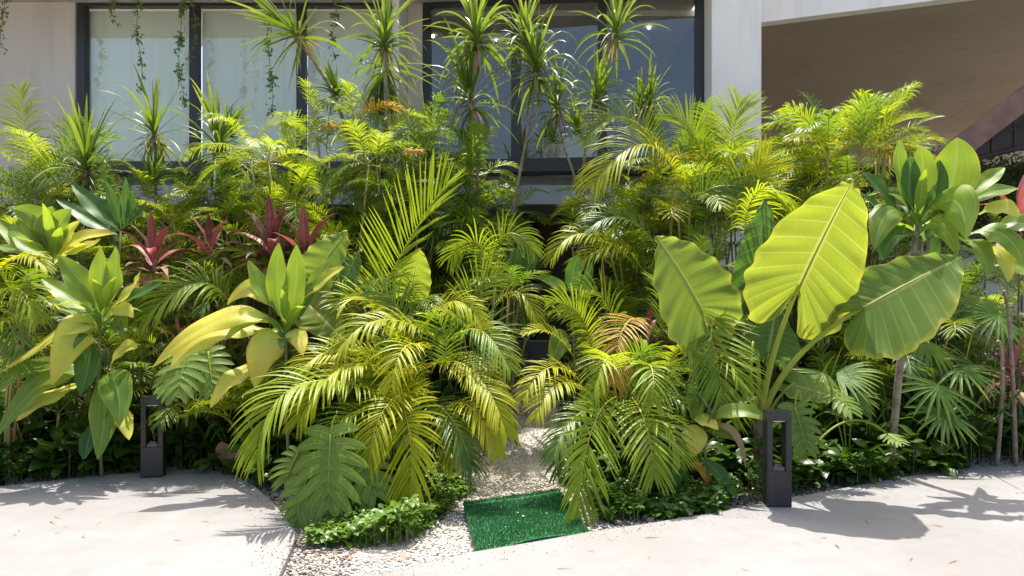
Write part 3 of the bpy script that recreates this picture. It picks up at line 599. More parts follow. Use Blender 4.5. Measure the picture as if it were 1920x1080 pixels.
# right canopy
prism('canopy_fascia', [(3.88, 11.25), (12.5, 8.26), (12.56, 8.44), (3.88, 11.45)], 6.07, 7.3, 'white')
mb = MB(); ux = np.linspace(0, 1, 20); vy = np.linspace(0, 1, 24)
e0 = np.stack([3.88 + 8.68 * ux, 11.44 - 3.0 * ux], -1); G = np.zeros((24, 20, 3))
for j, v in enumerate(vy):
    G[j, :, 0] = e0[:, 0]; G[j, :, 1] = e0[:, 1] + v * (17.2 - e0[:, 1]); G[j, :, 2] = 6.10 + .35 * abs(math.sin(v * 3.1416)) ** .8 - .35 * v ** 3
mb.grids(G[None], np.zeros(G[None].shape)); mb.build('canopy_soffit', 'soffit', bl)
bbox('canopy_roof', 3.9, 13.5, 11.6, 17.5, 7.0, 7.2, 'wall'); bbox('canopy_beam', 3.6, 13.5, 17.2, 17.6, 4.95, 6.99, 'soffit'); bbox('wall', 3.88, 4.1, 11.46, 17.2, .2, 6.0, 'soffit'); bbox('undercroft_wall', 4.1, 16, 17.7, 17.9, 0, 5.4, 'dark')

# wooden roof truss at the right edge
M['wood'] = plain('reddish_timber', (.22, .115, .08), .55, (.14, .075, .055), 4, .3, 30); M['woodd'] = plain('dark_timber', (.03, .019, .015), .7, (.02, .012, .01), 4)
tr_ = thing('timber_canopy', 'reddish brown timber rafter and dark underside of a low canopy at the right edge', 'canopy', (6.5, 9.6, 0))
pk = bez(at(1640, 378, 9.6), at(1880, 192, 9.6), at(2130, 6, 9.6), 24)
dn = nz(np.cross(np.gradient(pk, axis=0), A(0, 1, 0))) * .30; dn = np.where(dn[:, 2:] > 0, -dn, dn)
P = np.stack([pk, pk + dn, pk + dn + A(0, .12, 0), pk + A(0, .12, 0), pk], 1); mb = MB(); mb.grids(P[None], np.zeros(P[None].shape)); mb.build('rafter', 'wood', tr_, flat=True)
low = np.linspace(0, 1, 24)[:, None] * (at(2130, 225, 9.66) - at(1640, 345, 9.66)) + at(1640, 345, 9.66)
for i in range(2, 23):  # upright near-black boards put in to stand for the roof's dark underside
    t0, t1 = pk[i] + dn[i] * .7, pk[i + 1] + dn[i + 1] * .7; w = (t1 - t0) * .02; b0, b1 = low[i].copy(), low[i + 1].copy(); b0[0], b1[0] = t0[0], t1[0] - .012
    if t0[2] - b0[2] < .04: continue
    F_ = np.array([t0, t1 - w, b1, b0]); F_[:, 1] = 9.665 + (i % 2) * .012; K_ = F_ + A(0, .03, 0)
    mb = MB(); mb.raw(np.vstack([F_, K_]), [[0, 1, 2, 3], [7, 6, 5, 4], [0, 4, 5, 1], [1, 5, 6, 2], [2, 6, 7, 3], [3, 7, 4, 0]]); mb.build('dark_underside', 'woodd', tr_, flat=True)
mb = MB(); mb.tube(low[3:] + A(0, -.02, 0), .035, 6); mb.build('lower_rail', 'woodd', tr_)
for a, b in (((1830, 262), (1905, 240)), ((1905, 240), (1960, 215)), ((1860, 255), (1880, 225)), ((1925, 238), (1935, 200))):
    mb = MB(); mb.tube([at(*a, 9.62), at(*b, 9.62)], .012, 6); mb.build('rod', 'woodd', tr_)
mb = MB(); mb.tube([A(7.9, 9.75, 0.1), A(7.9, 9.75, 4.9)], .09, 8); mb.build('post', 'woodd', tr_)
mb = MB(); mb.box((7.6, 10.9, 1.55), (1.7, .12, 1.65)); o = mb.build('garden_wall', M['wall'], base=(7.6, 10.9, 0), flat=True, bevel=.01); tag(o, 'pale low garden wall under the timber canopy at the right edge', 'wall')

# ------------------------------------------------------------------ dragon trees along the facade
UPV = (0, -.1, 1)
dragon_tree('dragon tree with a long bare leaning trunk and its head tilted left', [(690, 420), (668, 320), (645, 225), (618, 160), (580, 102), (545, 62)],
            [(540, 50, (-.75, -.2, .75), 1.05, 8.41, (-.6, 1.4), .7), (628, 165, (-.1, -.1, 1), .5, 8.41, (.1, 1.4), .5)], 8.4, L=.66, w=.019, r=.03, n=52)
dragon_tree('tall dragon tree with a long skirt of hanging leaves before the pale column', [(728, 400), (727, 300), (724, 200), (722, 110), (721, 70)],
            [(721, 62, UPV, 1.0, 8.32, (-.2, 1.45), .9), (724, 115, UPV, .95, 8.8, (-1.2, .1), 1.2), (725, 150, UPV, .9, 8.8, (-1.35, -.6), 1.)], 8.35, L=.62, w=.017, r=.032, n=60)
dragon_tree('dragon tree with two full heads stacked one above the other in the middle', [(868, 455), (885, 400), (897, 320), (892, 240), (884, 195)],
            [(878, 165, (-.1, -.2, 1), 1.05, 8.2, (-.6, 1.4), .9), (893, 55, (0, 0, 1), 1.0, 8.03, (-.6, 1.45), .9, 884, 190)], 8.2, L=.62, w=.019, r=.026, n=68)
dragon_tree('dragon tree with a slender curved trunk and a browning head left of the middle window', [(955, 440), (968, 360), (985, 270), (998, 200), (1004, 140)],
            [(1004, 112, (.05, -.1, 1), 1.0, 8.13, (-.7, 1.4), 1.), (985, 60, (-.2, 0, 1), .8, 8.32, (-.4, 1.4), .9, 1004, 135)], 8.15, L=.62, w=.018, r=.024, n=66)
dragon_tree('tall thin dragon tree whose single head rises to the top before the right windows', [(1085, 420), (1092, 330), (1103, 240), (1120, 160), (1140, 90), (1153, 58)], [(1155, 48, (.15, 0, 1), .9, 8.41, (-.3, 1.4), .8)], 8.4, L=.58, w=.016, r=.022, n=44)
dragon_tree('dragon tree with a small drooping head just right of the curved trunk', [(1088, 420), (1078, 330), (1055, 270), (1046, 215)], [(1045, 182, (-.05, -.1, 1), .95, 8.03, (-.5, 1.4), .9), (1036, 255, (-.3, -.1, 1), .5, 8.03, (.1, 1.4), .5, 1054, 268)], 8.05, L=.52, w=.015, r=.02, n=56)
dragon_tree('dragon tree with a bright yellow-hearted head in the middle of the right windows', [(1098, 420), (1092, 320), (1104, 240), (1116, 190)], [(1120, 172, (.1, -.2, 1), 1.0, 8.2, (-.3, 1.4), .8), (1084, 238, (-.2, -.1, 1), .55, 8.2, (.1, 1.4), .5, 1094, 262)], 8.2, L=.52, w=.016, r=.022, n=56)
dragon_tree('dragon tree with a dense dark double head below the right end of the windows', [(1236, 330), (1222, 255), (1215, 205)], [(1218, 185, (.1, 0, 1), .9, 8.32, (-.4, 1.4), .8), (1200, 192, (-.2, 0, 1), .75, 8.41, (-.2, 1.4), .7, 1220, 240), (1222, 232, (.0, -.1, 1), .4, 8.22, (.1, 1.4), .5)], 8.35, L=.50, w=.016, r=.018, n=50)
dragon_tree('low spreading dragon tree before the corner of the left wall', [(168, 400), (163, 350), (160, 315)], [(160, 300, UPV, 1.0, 7.9, (-.5, 1.4), .75)], 7.9, L=.66, w=.020, r=.03, n=64)
dragon_tree('dragon tree with two thin heads before the first left window pane', [(292, 400), (292, 320), (289, 255)], [(288, 236, UPV, .95, 8.2, (-.6, 1.4), .95), (290, 325, UPV, .7, 8.0, (.7, 1.5), .3)], 8.2, L=.60, w=.016, r=.022, n=52)
dragon_tree('bushy dragon tree before the mullion of the left windows', [(415, 400), (413, 330), (410, 280)], [(410, 262, UPV, 1.0, 8.1, (-.6, 1.4), .8), (432, 240, (.1, 0, 1), .6, 8.4, (.2, 1.4), .4, 413, 290)], 8.1, L=.60, w=.019, r=.024, n=64)
dragon_tree('young dragon tree with a low open head among the palms below the pale column', [(805, 400), (803, 330), (802, 300)], [(802, 282, UPV, .95, 8.0, (-.2, 1.4), .6)], 8.0, L=.6, w=.017, r=.018, n=46)

# ------------------------------------------------------------------ palms in the background
BG = 'palm clumps before the facade'
areca('palm_clump', 'pale green palm clump at the left edge below the plain wall', 25, 310, 8.2, 36, 1.15, 'palm_l', .34, mats=['palm_l', 'palm_g', 'palm_l'], spread=.4, ncane=6, low=.3, group=BG)
areca('palm_clump', 'low sunlit palm clump at the left edge above the broad ti leaves', 70, 385, 7.5, 27, .75, 'palm_l', .22, mats=['palm_l', 'palm_g'], spread=.35, ncane=5, low=.5, group=BG)
areca('palm_clump', 'large feathery palm clump before the middle of the left windows', 600, 285, 7.75, 84, .72, 'palm_l', .21, .0072, 12, (-.2, 1.2), 1.5, .75, mats=['palm_l', 'palm_g', 'palm_l', 'palm_l'], low=.45, group=BG)
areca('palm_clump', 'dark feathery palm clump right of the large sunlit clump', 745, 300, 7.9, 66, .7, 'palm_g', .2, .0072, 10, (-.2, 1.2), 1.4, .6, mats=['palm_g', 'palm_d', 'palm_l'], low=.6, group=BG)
areca('palm_clump', 'yellowish palm clump in front of the third left window pane', 690, 222, 8.3, 30, .75, 'palm_l', .24, mats=['palm_l', 'palm_l', 'palm_g'], spread=.45, ncane=6, group=BG)
areca('palm_clump', 'grey green palm clump behind the two-headed dragon tree', 860, 300, 8.4, 40, .75, 'palm_g', .22, mats=['palm_g', 'palm_l', 'palm_g'], spread=.5, ncane=7, low=.4, group=BG)
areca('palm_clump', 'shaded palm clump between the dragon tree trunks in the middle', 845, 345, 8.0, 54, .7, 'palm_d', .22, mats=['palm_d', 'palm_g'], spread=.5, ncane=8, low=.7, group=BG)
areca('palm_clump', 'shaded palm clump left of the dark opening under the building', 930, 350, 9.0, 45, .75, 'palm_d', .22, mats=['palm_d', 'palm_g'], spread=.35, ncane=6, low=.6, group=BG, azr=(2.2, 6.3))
areca('palm_clump', 'tall bright palm clump before the white pillar', 1400, 245, 8.6, 39, 1.0, 'palm_l', .33, mats=['palm_l', 'palm_g', 'palm_l', 'palm_g'], spread=.4, ncane=6, low=.3, group=BG)
areca('palm_clump', 'large bright yellow green palm clump under the canopy soffit', 1560, 250, 8.4, 54, .95, 'palm_l', .30, mats=['palm_l', 'palm_l', 'palm_g', 'palm_y'], spread=.5, ncane=8, low=.35, group=BG)
areca('palm_clump', 'palm clump with fronds reaching right towards the timber rafter', 1632, 240, 8.6, 24, .72, 'palm_l', .28, mats=['palm_l', 'palm_l', 'palm_g'], spread=.22, ncane=5, group=BG)
areca('palm_clump', 'fine leaved palm clump below the bright palms right of the pillar', 1530, 340, 8.0, 69, .62, 'palm_g', .19, .0068, 9, (-.3, 1.2), 1.3, .55, mats=['palm_g', 'palm_l', 'palm_g'], low=.7, group=BG)
areca('palm_clump', 'low ferny palm clump under the left window mullion', 455, 325, 7.9, 54, .6, 'palm_g', .18, mats=['palm_g', 'palm_l', 'palm_d'], spread=.5, ncane=7, low=.6, group=BG)
areca('palm_clump', 'low bright ferny palm behind the first red ti plant', 330, 372, 7.9, 39, .55, 'palm_l', .17, mats=['palm_l', 'palm_g', 'palm_l'], spread=.45, ncane=6, low=.6, group=BG)
areca('palm_clump', 'low shaded palm behind the dark green ti plant on the left', 215, 370, 8.3, 33, .6, 'palm_g', .19, mats=['palm_g', 'palm_d'], spread=.4, ncane=6, low=.6, group=BG)
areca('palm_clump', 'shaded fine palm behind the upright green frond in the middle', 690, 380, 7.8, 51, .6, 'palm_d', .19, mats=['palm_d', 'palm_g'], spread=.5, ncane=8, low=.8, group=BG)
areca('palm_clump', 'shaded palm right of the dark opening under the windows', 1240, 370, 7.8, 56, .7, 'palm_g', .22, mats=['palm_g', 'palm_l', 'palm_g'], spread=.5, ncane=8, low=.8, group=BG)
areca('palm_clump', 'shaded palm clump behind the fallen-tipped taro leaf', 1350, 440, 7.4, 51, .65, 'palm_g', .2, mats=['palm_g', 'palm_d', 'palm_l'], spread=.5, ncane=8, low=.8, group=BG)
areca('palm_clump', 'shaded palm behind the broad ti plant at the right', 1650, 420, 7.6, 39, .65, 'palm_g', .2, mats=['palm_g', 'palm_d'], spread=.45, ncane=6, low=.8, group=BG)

areca('palm_clump', 'shaded palm filling the gap under the third left window pane', 540, 380, 7.5, 52, .6, 'palm_g', .2, mats=['palm_g', 'palm_d', 'palm_l'], spread=.6, ncane=9, low=.7, group=BG)
areca('palm_clump', 'shaded palm below the first left window pane', 300, 335, 8.2, 44, .65, 'palm_g', .2, mats=['palm_g', 'palm_d', 'palm_l'], spread=.7, ncane=9, low=.6, group=BG)
areca('palm_clump', 'shaded palm below the left wall corner', 150, 345, 8.0, 44, .65, 'palm_g', .2, mats=['palm_g', 'palm_d', 'palm_l'], spread=.6, ncane=9, low=.6, group=BG)
areca('palm_clump', 'thick green palm behind the dragon trees left of the middle', 800, 270, 8.3, 40, .7, 'palm_l', .2, mats=['palm_g', 'palm_l', 'palm_l'], spread=.5, ncane=9, low=.5, group=BG)
areca('palm_clump', 'bright palm below the right end of the right windows', 1310, 250, 8.8, 34, .8, 'palm_l', .26, mats=['palm_l', 'palm_g', 'palm_l'], spread=.45, ncane=7, low=.5, group=BG)
areca('palm_clump', 'dark palm low before the white pillar', 1430, 340, 8.0, 50, .65, 'palm_g', .22, mats=['palm_g', 'palm_l', 'palm_d'], spread=.6, ncane=10, low=.8, group=BG)
areca('palm_clump', 'dark palm low between the canopy palms and the broad ti plant', 1620, 350, 8.2, 40, .6, 'palm_g', .2, mats=['palm_g', 'palm_l', 'palm_d'], spread=.5, ncane=9, low=.8, group=BG)
areca('palm_clump', 'dark palm before the garden wall at the right edge', 1800, 470, 8.4, 44, .8, 'palm_g', .24, mats=['palm_d', 'palm_g'], spread=.7, ncane=10, low=.8, group=BG)
areca('palm_clump', 'shaded palm in the middle right of the tall upright frond', 830, 440, 7.6, 34, .6, 'palm_d', .2, mats=['palm_d', 'palm_g'], spread=.45, ncane=8, low=.8, group=BG)
areca('palm_clump', 'shaded palm at the left edge behind the pale ti plant', 40, 450, 7.4, 30, .6, 'palm_g', .2, mats=['palm_d', 'palm_g', 'palm_l'], spread=.5, ncane=8, low=.7, group=BG)
areca('palm_clump', 'green palm under the leaning trunk of the first dragon tree', 640, 250, 8.05, 40, .62, 'palm_l', .2, .0075, mats=['palm_l', 'palm_g'], spread=.55, ncane=9, low=.6, group=BG)
areca('palm_clump', 'green palm round the foot of the skirted dragon tree', 745, 250, 8.05, 42, .62, 'palm_l', .2, .0075, mats=['palm_l', 'palm_g', 'palm_g'], spread=.55, ncane=9, low=.6, group=BG)
areca('palm_clump', 'palm round the trunks of the two-headed dragon tree', 895, 350, 8.0, 36, .62, 'palm_g', .2, .0075, mats=['palm_l', 'palm_g', 'palm_g'], spread=.5, ncane=9, low=.7, group=BG, azr=(2.6, 6.3))
areca('palm_clump', 'palm left of the large feathery clump', 515, 290, 8.05, 40, .6, 'palm_l', .19, .0075, mats=['palm_l', 'palm_g'], spread=.5, ncane=9, low=.6, group=BG)
areca('palm_clump', 'palm at the foot of the bushy dragon tree', 395, 318, 8.0, 40, .6, 'palm_g', .19, .0075, mats=['palm_l', 'palm_g', 'palm_d'], spread=.5, ncane=9, low=.6, group=BG)
areca('palm_clump', 'palm right of the thin dragon tree trunks', 1195, 320, 8.1, 36, .62, 'palm_l', .22, .0075, mats=['palm_l', 'palm_g'], spread=.45, ncane=9, low=.7, group=BG, azr=(-.3, 3.2))
areca('palm_clump', 'palm hanging over the right side of the dark opening', 1150, 395, 7.6, 42, .6, 'palm_g', .2, .0075, mats=['palm_l', 'palm_g', 'palm_g'], spread=.45, ncane=9, low=.8, group=BG, azr=(-.8, 3.))
areca('palm_clump', 'palm between the arching yellow fronds and the pillar', 1300, 300, 8.1, 40, .65, 'palm_l', .22, .0075, mats=['palm_l', 'palm_g'], spread=.5, ncane=9, low=.6, group=BG)
areca('palm_clump', 'shaded palm at the left side of the dark opening', 905, 425, 7.6, 40, .58, 'palm_d', .2, .0075, mats=['palm_d', 'palm_g'], spread=.45, ncane=9, low=.8, group=BG, azr=(2.8, 6.3))
areca('palm_clump', 'bright low palm behind the second and third red ti plants', 445, 395, 7.5, 40, .5, 'palm_l', .17, .007, mats=['palm_l', 'palm_g'], spread=.55, ncane=9, low=.7, group=BG)
areca('palm_clump', 'bright low palm between the left dragon trees', 215, 335, 7.9, 40, .55, 'palm_l', .18, .007, mats=['palm_l', 'palm_g'], spread=.55, ncane=9, low=.6, group=BG)
# palm with long arching yellow fronds right of the opening
areca('areca_palm', 'areca palm with long arching yellow fronds before the right windows', 1290, 380, 7.7, 10, .8, 'palm_y', .3, mats=['palm_y', 'palm_l'], ncane=4, hand=[
    (((1286, 380, 7.7), (1215, 272, 7.4), (1112, 345, 7.2)), 92, {'d': 1.1, 'n': 52, 'w': .014}),
    (((1240, 330, 7.7), (1180, 222, 7.7), (1098, 262, 7.7)), 62, {'mat': 'palm_l', 'd': .5}),
    (((1322, 330, 7.9), (1300, 250, 7.9), (1255, 214, 7.9)), 66, {'mat': 'palm_l', 'd': .5}),
    (((1362, 330, 7.9), (1376, 240, 7.9), (1388, 190, 7.9)), 66, {'mat': 'palm_l', 'd': .6}),
    (((1368, 420, 7.4), (1405, 350, 7.4), (1440, 300, 7.4)), 74, {'d': .2, 'v': .1, 'up': A(-.2, -1, .3), 'w': .015}),
    (((1290, 420, 7.4), (1320, 360, 7.3), (1390, 350, 7.2)), 55, {'mat': 'palm_g'}),
    (((1395, 450, 6.6), (1425, 356, 6.4), (1505, 396, 6.2)), 78, {'mat': 'palm_l', 'd': 1.3}),
    (((1235, 470, 7.0), (1165, 408, 6.9), (1092, 440, 6.8)), 55, {'mat': 'palm_g', 'd': .9}),
    (((1185, 490, 6.9), (1095, 438, 6.8), (1035, 485, 6.7)), 50, {'mat': 'palm_y', 'd': 1.1}),
    (((1200, 500, 6.9), (1150, 460, 6.8), (1080, 500, 6.7)), 50, {'mat': 'palm_y', 'd': 1.0})])

# ------------------------------------------------------------------ palms in the middle and front
areca('areca_palm', 'yellowing areca palm in front, left of the path, arching over the split leaves', 770, 690, 5.65, 32, .62, 'palm_y', .25, mats=['palm_y', 'palm_g', 'palm_l', 'palm_l'], ncane=5, spread=.14, el=(.2, 1.3), low=.4, azr=(-2.6, .2), hand=[
    (((827, 640, 5.7), (715, 600, 5.4), (628, 668, 5.15)), 66, {'d': 1.2, 'w': .015}),
    (((785, 640, 5.7), (845, 566, 5.5), (908, 612, 5.35)), 46, {'d': 1.0}),
    (((800, 690, 5.6), (880, 690, 5.3), (945, 800, 5.1)), 62, {'d': 1.0, 'w': .013}),
    (((735, 745, 5.4), (560, 722, 4.85), (482, 862, 4.6)), 96, {'d': 1.0, 'mat': 'palm_l', 'w': .016, 'n': 46}),
    (((735, 735, 5.4), (766, 800, 4.95), (768, 925, 4.75)), 92, {'d': .5, 'w': .015, 'phi': (1.25, .4), 'up': A(0, -1, .4)}),
    (((775, 735, 5.4), (722, 765, 5.0), (690, 870, 4.8)), 70, {'d': .8}),
    (((845, 690, 5.5), (905, 720, 5.2), (950, 815, 5.0)), 60, {'d': .9}),
    (((800, 750, 5.4), (850, 790, 5.1), (885, 880, 4.95)), 64, {'mat': 'palm_g', 'd': .7}),
    (((745, 690, 5.5), (640, 655, 5.3), (560, 700, 5.1)), 60, {'mat': 'palm_y', 'd': .7}),
    (((780, 650, 5.8), (740, 570, 5.8), (690, 545, 5.7)), 62, {'mat': 'palm_g', 'd': .4}),
    (((830, 700, 5.5), (835, 640, 5.5), (815, 590, 5.4)), 60, {'mat': 'palm_g', 'd': .5}),
    (((800, 770, 5.4), (760, 790, 5.1), (720, 850, 4.95)), 60, {'mat': 'palm_g', 'd': .7}),
    (((820, 760, 5.4), (840, 800, 5.2), (850, 870, 5.1)), 60, {'mat': 'palm_y', 'd': .8}),
    (((770, 830, 5.3), (830, 830, 5.1), (880, 870, 5.0)), 50, {'mat': 'palm_g', 'd': .7}),
    (((720, 700, 5.4), (640, 690, 5.1), (560, 790, 4.85)), 70, {'mat': 'palm_y', 'd': .9, 'w': .014}), (((800, 660, 5.5), (760, 650, 5.2), (735, 720, 5.0)), 62, {'mat': 'palm_y', 'd': .9}),
    (((850, 640, 5.7), (900, 620, 5.5), (955, 690, 5.3)), 58, {'mat': 'palm_l', 'd': .9}), (((760, 620, 5.8), (690, 560, 5.7), (640, 575, 5.6)), 58, {'mat': 'palm_y', 'd': .5}),
    (((730, 770, 5.2), (650, 780, 4.95), (610, 850, 4.8)), 60, {'mat': 'palm_l', 'd': .8}), (((845, 760, 5.3), (890, 770, 5.1), (930, 850, 5.0)), 52, {'mat': 'palm_y', 'd': .8})])
areca('areca_palm', 'palm with one tall upright green frond in the middle', 725, 560, 6.3, 8, .6, 'palm_g', .24, mats=['palm_g', 'palm_l'], ncane=3, hand=[
    (((690, 610, 6.3), (762, 458, 6.2), (838, 345, 6.1)), 108, {'d': .15, 'v': .55, 'up': A(-.42, -.85, .45), 'w': .0175, 'n': 36, 'phi': (1.2, .4), 'mat': 'palm_l', 'gap': 0, 's': .1}),
    (((560, 480, 7.3), (555, 430, 7.3), (528, 352, 7.3)), 62, {'d': .3, 'up': A(.2, -.8, .5), 'mat': 'palm_l'}),
    (((640, 520, 7.0), (620, 440, 6.9), (560, 440, 6.8)), 45, {'d': .8, 'mat': 'palm_l'})])
areca('areca_palm', 'small arching palm left of the dark opening at the end of the path', 910, 530, 6.6, 8, .5, 'palm_l', .2, mats=['palm_l', 'palm_g'], ncane=3, hand=[
    (((912, 520, 6.6), (892, 455, 6.5), (842, 484, 6.4)), 55, {'d': .9}), (((912, 520, 6.6), (948, 440, 6.5), (1000, 470, 6.4)), 52, {'d': .9}),
    (((868, 625, 6.2), (890, 550, 6.2), (940, 512, 6.2)), 62, {'d': .3, 'up': A(-.3, -.8, .5)}), (((925, 575, 6.4), (972, 548, 6.3), (1010, 610, 6.2)), 38, {'d': .8, 'mat': 'palm_y'}),
    (((870, 640, 6.2), (855, 590, 6.1), (800, 570, 6.0)), 44, {'d': .8, 'mat': 'palm_y'})])
areca('areca_palm', 'areca palm right of the path with a frond hanging over the green mat', 1170, 720, 5.75, 26, .6, 'palm_l', .24, mats=['palm_g', 'palm_l', 'palm_g', 'palm_d'], ncane=5, spread=.14, el=(.0, 1.2), low=.4, azr=(0., 2.6), hand=[
    (((1155, 745, 5.5), (1112, 800, 5.0), (1083, 958, 4.7)), 88, {'d': .45, 'w': .015, 'phi': (1.25, .4), 'up': A(0, -1, .4), 'n': 44}),
    (((1185, 745, 5.5), (1212, 800, 5.1), (1226, 890, 4.9)), 80, {'d': .6, 'w': .014, 'up': A(0, -1, .4)}),
    (((1208, 690, 5.7), (1222, 690, 5.3), (1226, 752, 5.1)), 68, {'d': 1.0, 'up': A(0, -.8, .6)}),
    (((1300, 560, 6.0), (1335, 640, 5.6), (1358, 768, 5.3)), 96, {'d': .5, 'w': .015, 'up': A(0, -1, .45), 'n': 42}),
    (((1198, 600, 6.1), (1168, 618, 5.8), (1148, 715, 5.6)), 72, {'mat': 'palm_dry', 'd': .9}),
    (((1112, 680, 6.0), (1090, 595, 5.9), (1035, 566, 5.8)), 54, {'d': .8}), (((1075, 668, 6.0), (1030, 622, 5.9), (982, 626, 5.8)), 24, {'mat': 'palm_y', 'd': .4}),
    (((1095, 730, 5.6), (1045, 722, 5.4), (1005, 780, 5.2)), 48, {'mat': 'palm_y', 'd': .9}), (((1085, 712, 5.7), (1030, 690, 5.5), (983, 745, 5.3)), 46, {'mat': 'palm_y', 'd': .8}),
    (((1140, 770, 5.4), (1080, 780, 5.2), (1040, 850, 5.0)), 60, {'mat': 'palm_g', 'd': .9}), (((1130, 790, 5.3), (1065, 820, 5.1), (1045, 890, 5.0)), 50, {'mat': 'palm_g', 'd': .8}),
    (((1225, 760, 5.6), (1290, 735, 5.4), (1335, 770, 5.3)), 55, {'mat': 'palm_d', 'd': .7}), (((1200, 790, 5.3), (1250, 800, 5.1), (1275, 860, 5.0)), 55, {'mat': 'palm_l', 'd': .7}),
    (((1320, 680, 5.8), (1370, 680, 5.5), (1400, 740, 5.4)), 60, {'mat': 'palm_l', 'd': .8}),
    (((1150, 700, 5.6), (1140, 670, 5.3), (1110, 740, 5.15)), 60, {'mat': 'palm_l', 'd': .9}), (((1250, 700, 5.7), (1280, 650, 5.5), (1310, 700, 5.4)), 60, {'mat': 'palm_l', 'd': .9}),
    (((1160, 640, 6.1), (1130, 560, 6.0), (1090, 545, 5.9)), 55, {'mat': 'palm_l', 'd': .7}), (((1230, 640, 6.1), (1250, 570, 6.0), (1230, 520, 5.9)), 55, {'mat': 'palm_g', 'd': .6})])
areca('areca_palm', 'shaded palm with spotted light on its leaflets behind the browning frond', 1150, 560, 6.7, 20, .6, 'palm_g', .24, mats=['palm_g', 'palm_d', 'palm_l'], ncane=5, low=.6, spread=.3)
areca('areca_palm', 'palm fronds between the two broad ti plants on the left', 380, 540, 6.6, 12, .55, 'palm_g', .22, mats=['palm_g', 'palm_l'], ncane=4, low=.4, spread=.2, hand=[
    (((440, 590, 6.5), (375, 530, 6.3), (268, 600, 6.1)), 72, {'d': 1.0, 'mat': 'palm_l', 'w': .014}), (((500, 520, 7.0), (440, 465, 6.9), (385, 500, 6.8)), 58, {'d': .6, 'mat': 'palm_l'}),
    (((470, 560, 6.8), (420, 520, 6.7), (360, 540, 6.6)), 55, {'d': .6, 'mat': 'palm_g'})])
areca('areca_palm', 'palm with thin arching leaflets at the left edge below the ti leaves', 10, 560, 6.1, 14, .55, 'palm_g', .26, mats=['palm_g', 'palm_l', 'palm_y'], ncane=4, low=.5, spread=.2, hand=[
    (((-10, 520, 6.0), (40, 480, 5.8), (88, 505, 5.7)), 40, {'d': 1.1, 'mat': 'palm_y'}), (((-20, 580, 6.0), (30, 540, 5.8), (70, 600, 5.7)), 60, {'d': 1.0, 'mat': 'palm_l'}), (((-30, 650, 5.9), (10, 600, 5.7), (40, 690, 5.6)), 60, {'d': 1.0})])
areca('areca_palm', 'shaded palm behind the left bollard and the yellow ti leaves', 330, 700, 6.5, 16, .5, 'palm_d', .22, mats=['palm_d', 'palm_g'], ncane=4, low=.6, spread=.3)
areca('areca_palm', 'shaded palm in the lower left behind the drooping leaves', 90, 720, 6.4, 16, .5, 'palm_d', .22, mats=['palm_d', 'palm_g'], ncane=4, low=.6, spread=.3)
areca('areca_palm', 'dark palm in the shade below the right taro leaf', 1600, 650, 6.7, 20, .55, 'palm_g', .24, mats=['palm_g', 'palm_d', 'palm_l'], ncane=5, low=.7, spread=.35)
areca('areca_palm', 'dark palm in the shade at the right edge', 1850, 620, 7.0, 20, .6, 'palm_d', .24, mats=['palm_d', 'palm_g'], ncane=5, low=.7, spread=.4)
areca('areca_palm', 'shaded palm behind the left taro and ti leaves', 600, 560, 7.0, 20, .55, 'palm_d', .22, mats=['palm_d', 'palm_g'], ncane=5, low=.6, spread=.35)
areca('areca_palm', 'shaded palm behind the red ti plants', 250, 480, 7.3, 20, .55, 'palm_g', .2, mats=['palm_d', 'palm_g', 'palm_l'], ncane=5, low=.6, spread=.45)
areca('areca_palm', 'fine palm between the red ti plants and the upright frond', 480, 440, 7.5, 24, .55, 'palm_g', .19, mats=['palm_l', 'palm_g', 'palm_d'], ncane=6, low=.6, spread=.5)

areca('areca_palm', 'green palm filling the shade between the two broad ti plants', 330, 640, 6.35, 30, .5, 'palm_g', .21, mats=['palm_g', 'palm_l', 'palm_g'], ncane=6, low=.6, spread=.28)
areca('areca_palm', 'green palm behind the stems of the left ti plant', 130, 610, 6.5, 30, .52, 'palm_g', .21, mats=['palm_g', 'palm_l', 'palm_d'], ncane=6, low=.6, spread=.32)
areca('areca_palm', 'green palm under the drooping ti leaves at the right edge', 1830, 530, 7.3, 34, .6, 'palm_g', .22, mats=['palm_g', 'palm_d', 'palm_l'], ncane=7, low=.7, spread=.45)
areca('areca_palm', 'green palm beside the pale trunk under the right taro leaf', 1690, 590, 6.9, 30, .55, 'palm_g', .22, mats=['palm_g', 'palm_d', 'palm_l'], ncane=6, low=.7, spread=.35)
areca('areca_palm', 'green palm behind the centre left ti plant stem', 500, 690, 6.2, 26, .48, 'palm_g', .2, mats=['palm_g', 'palm_l'], ncane=5, low=.6, spread=.25)

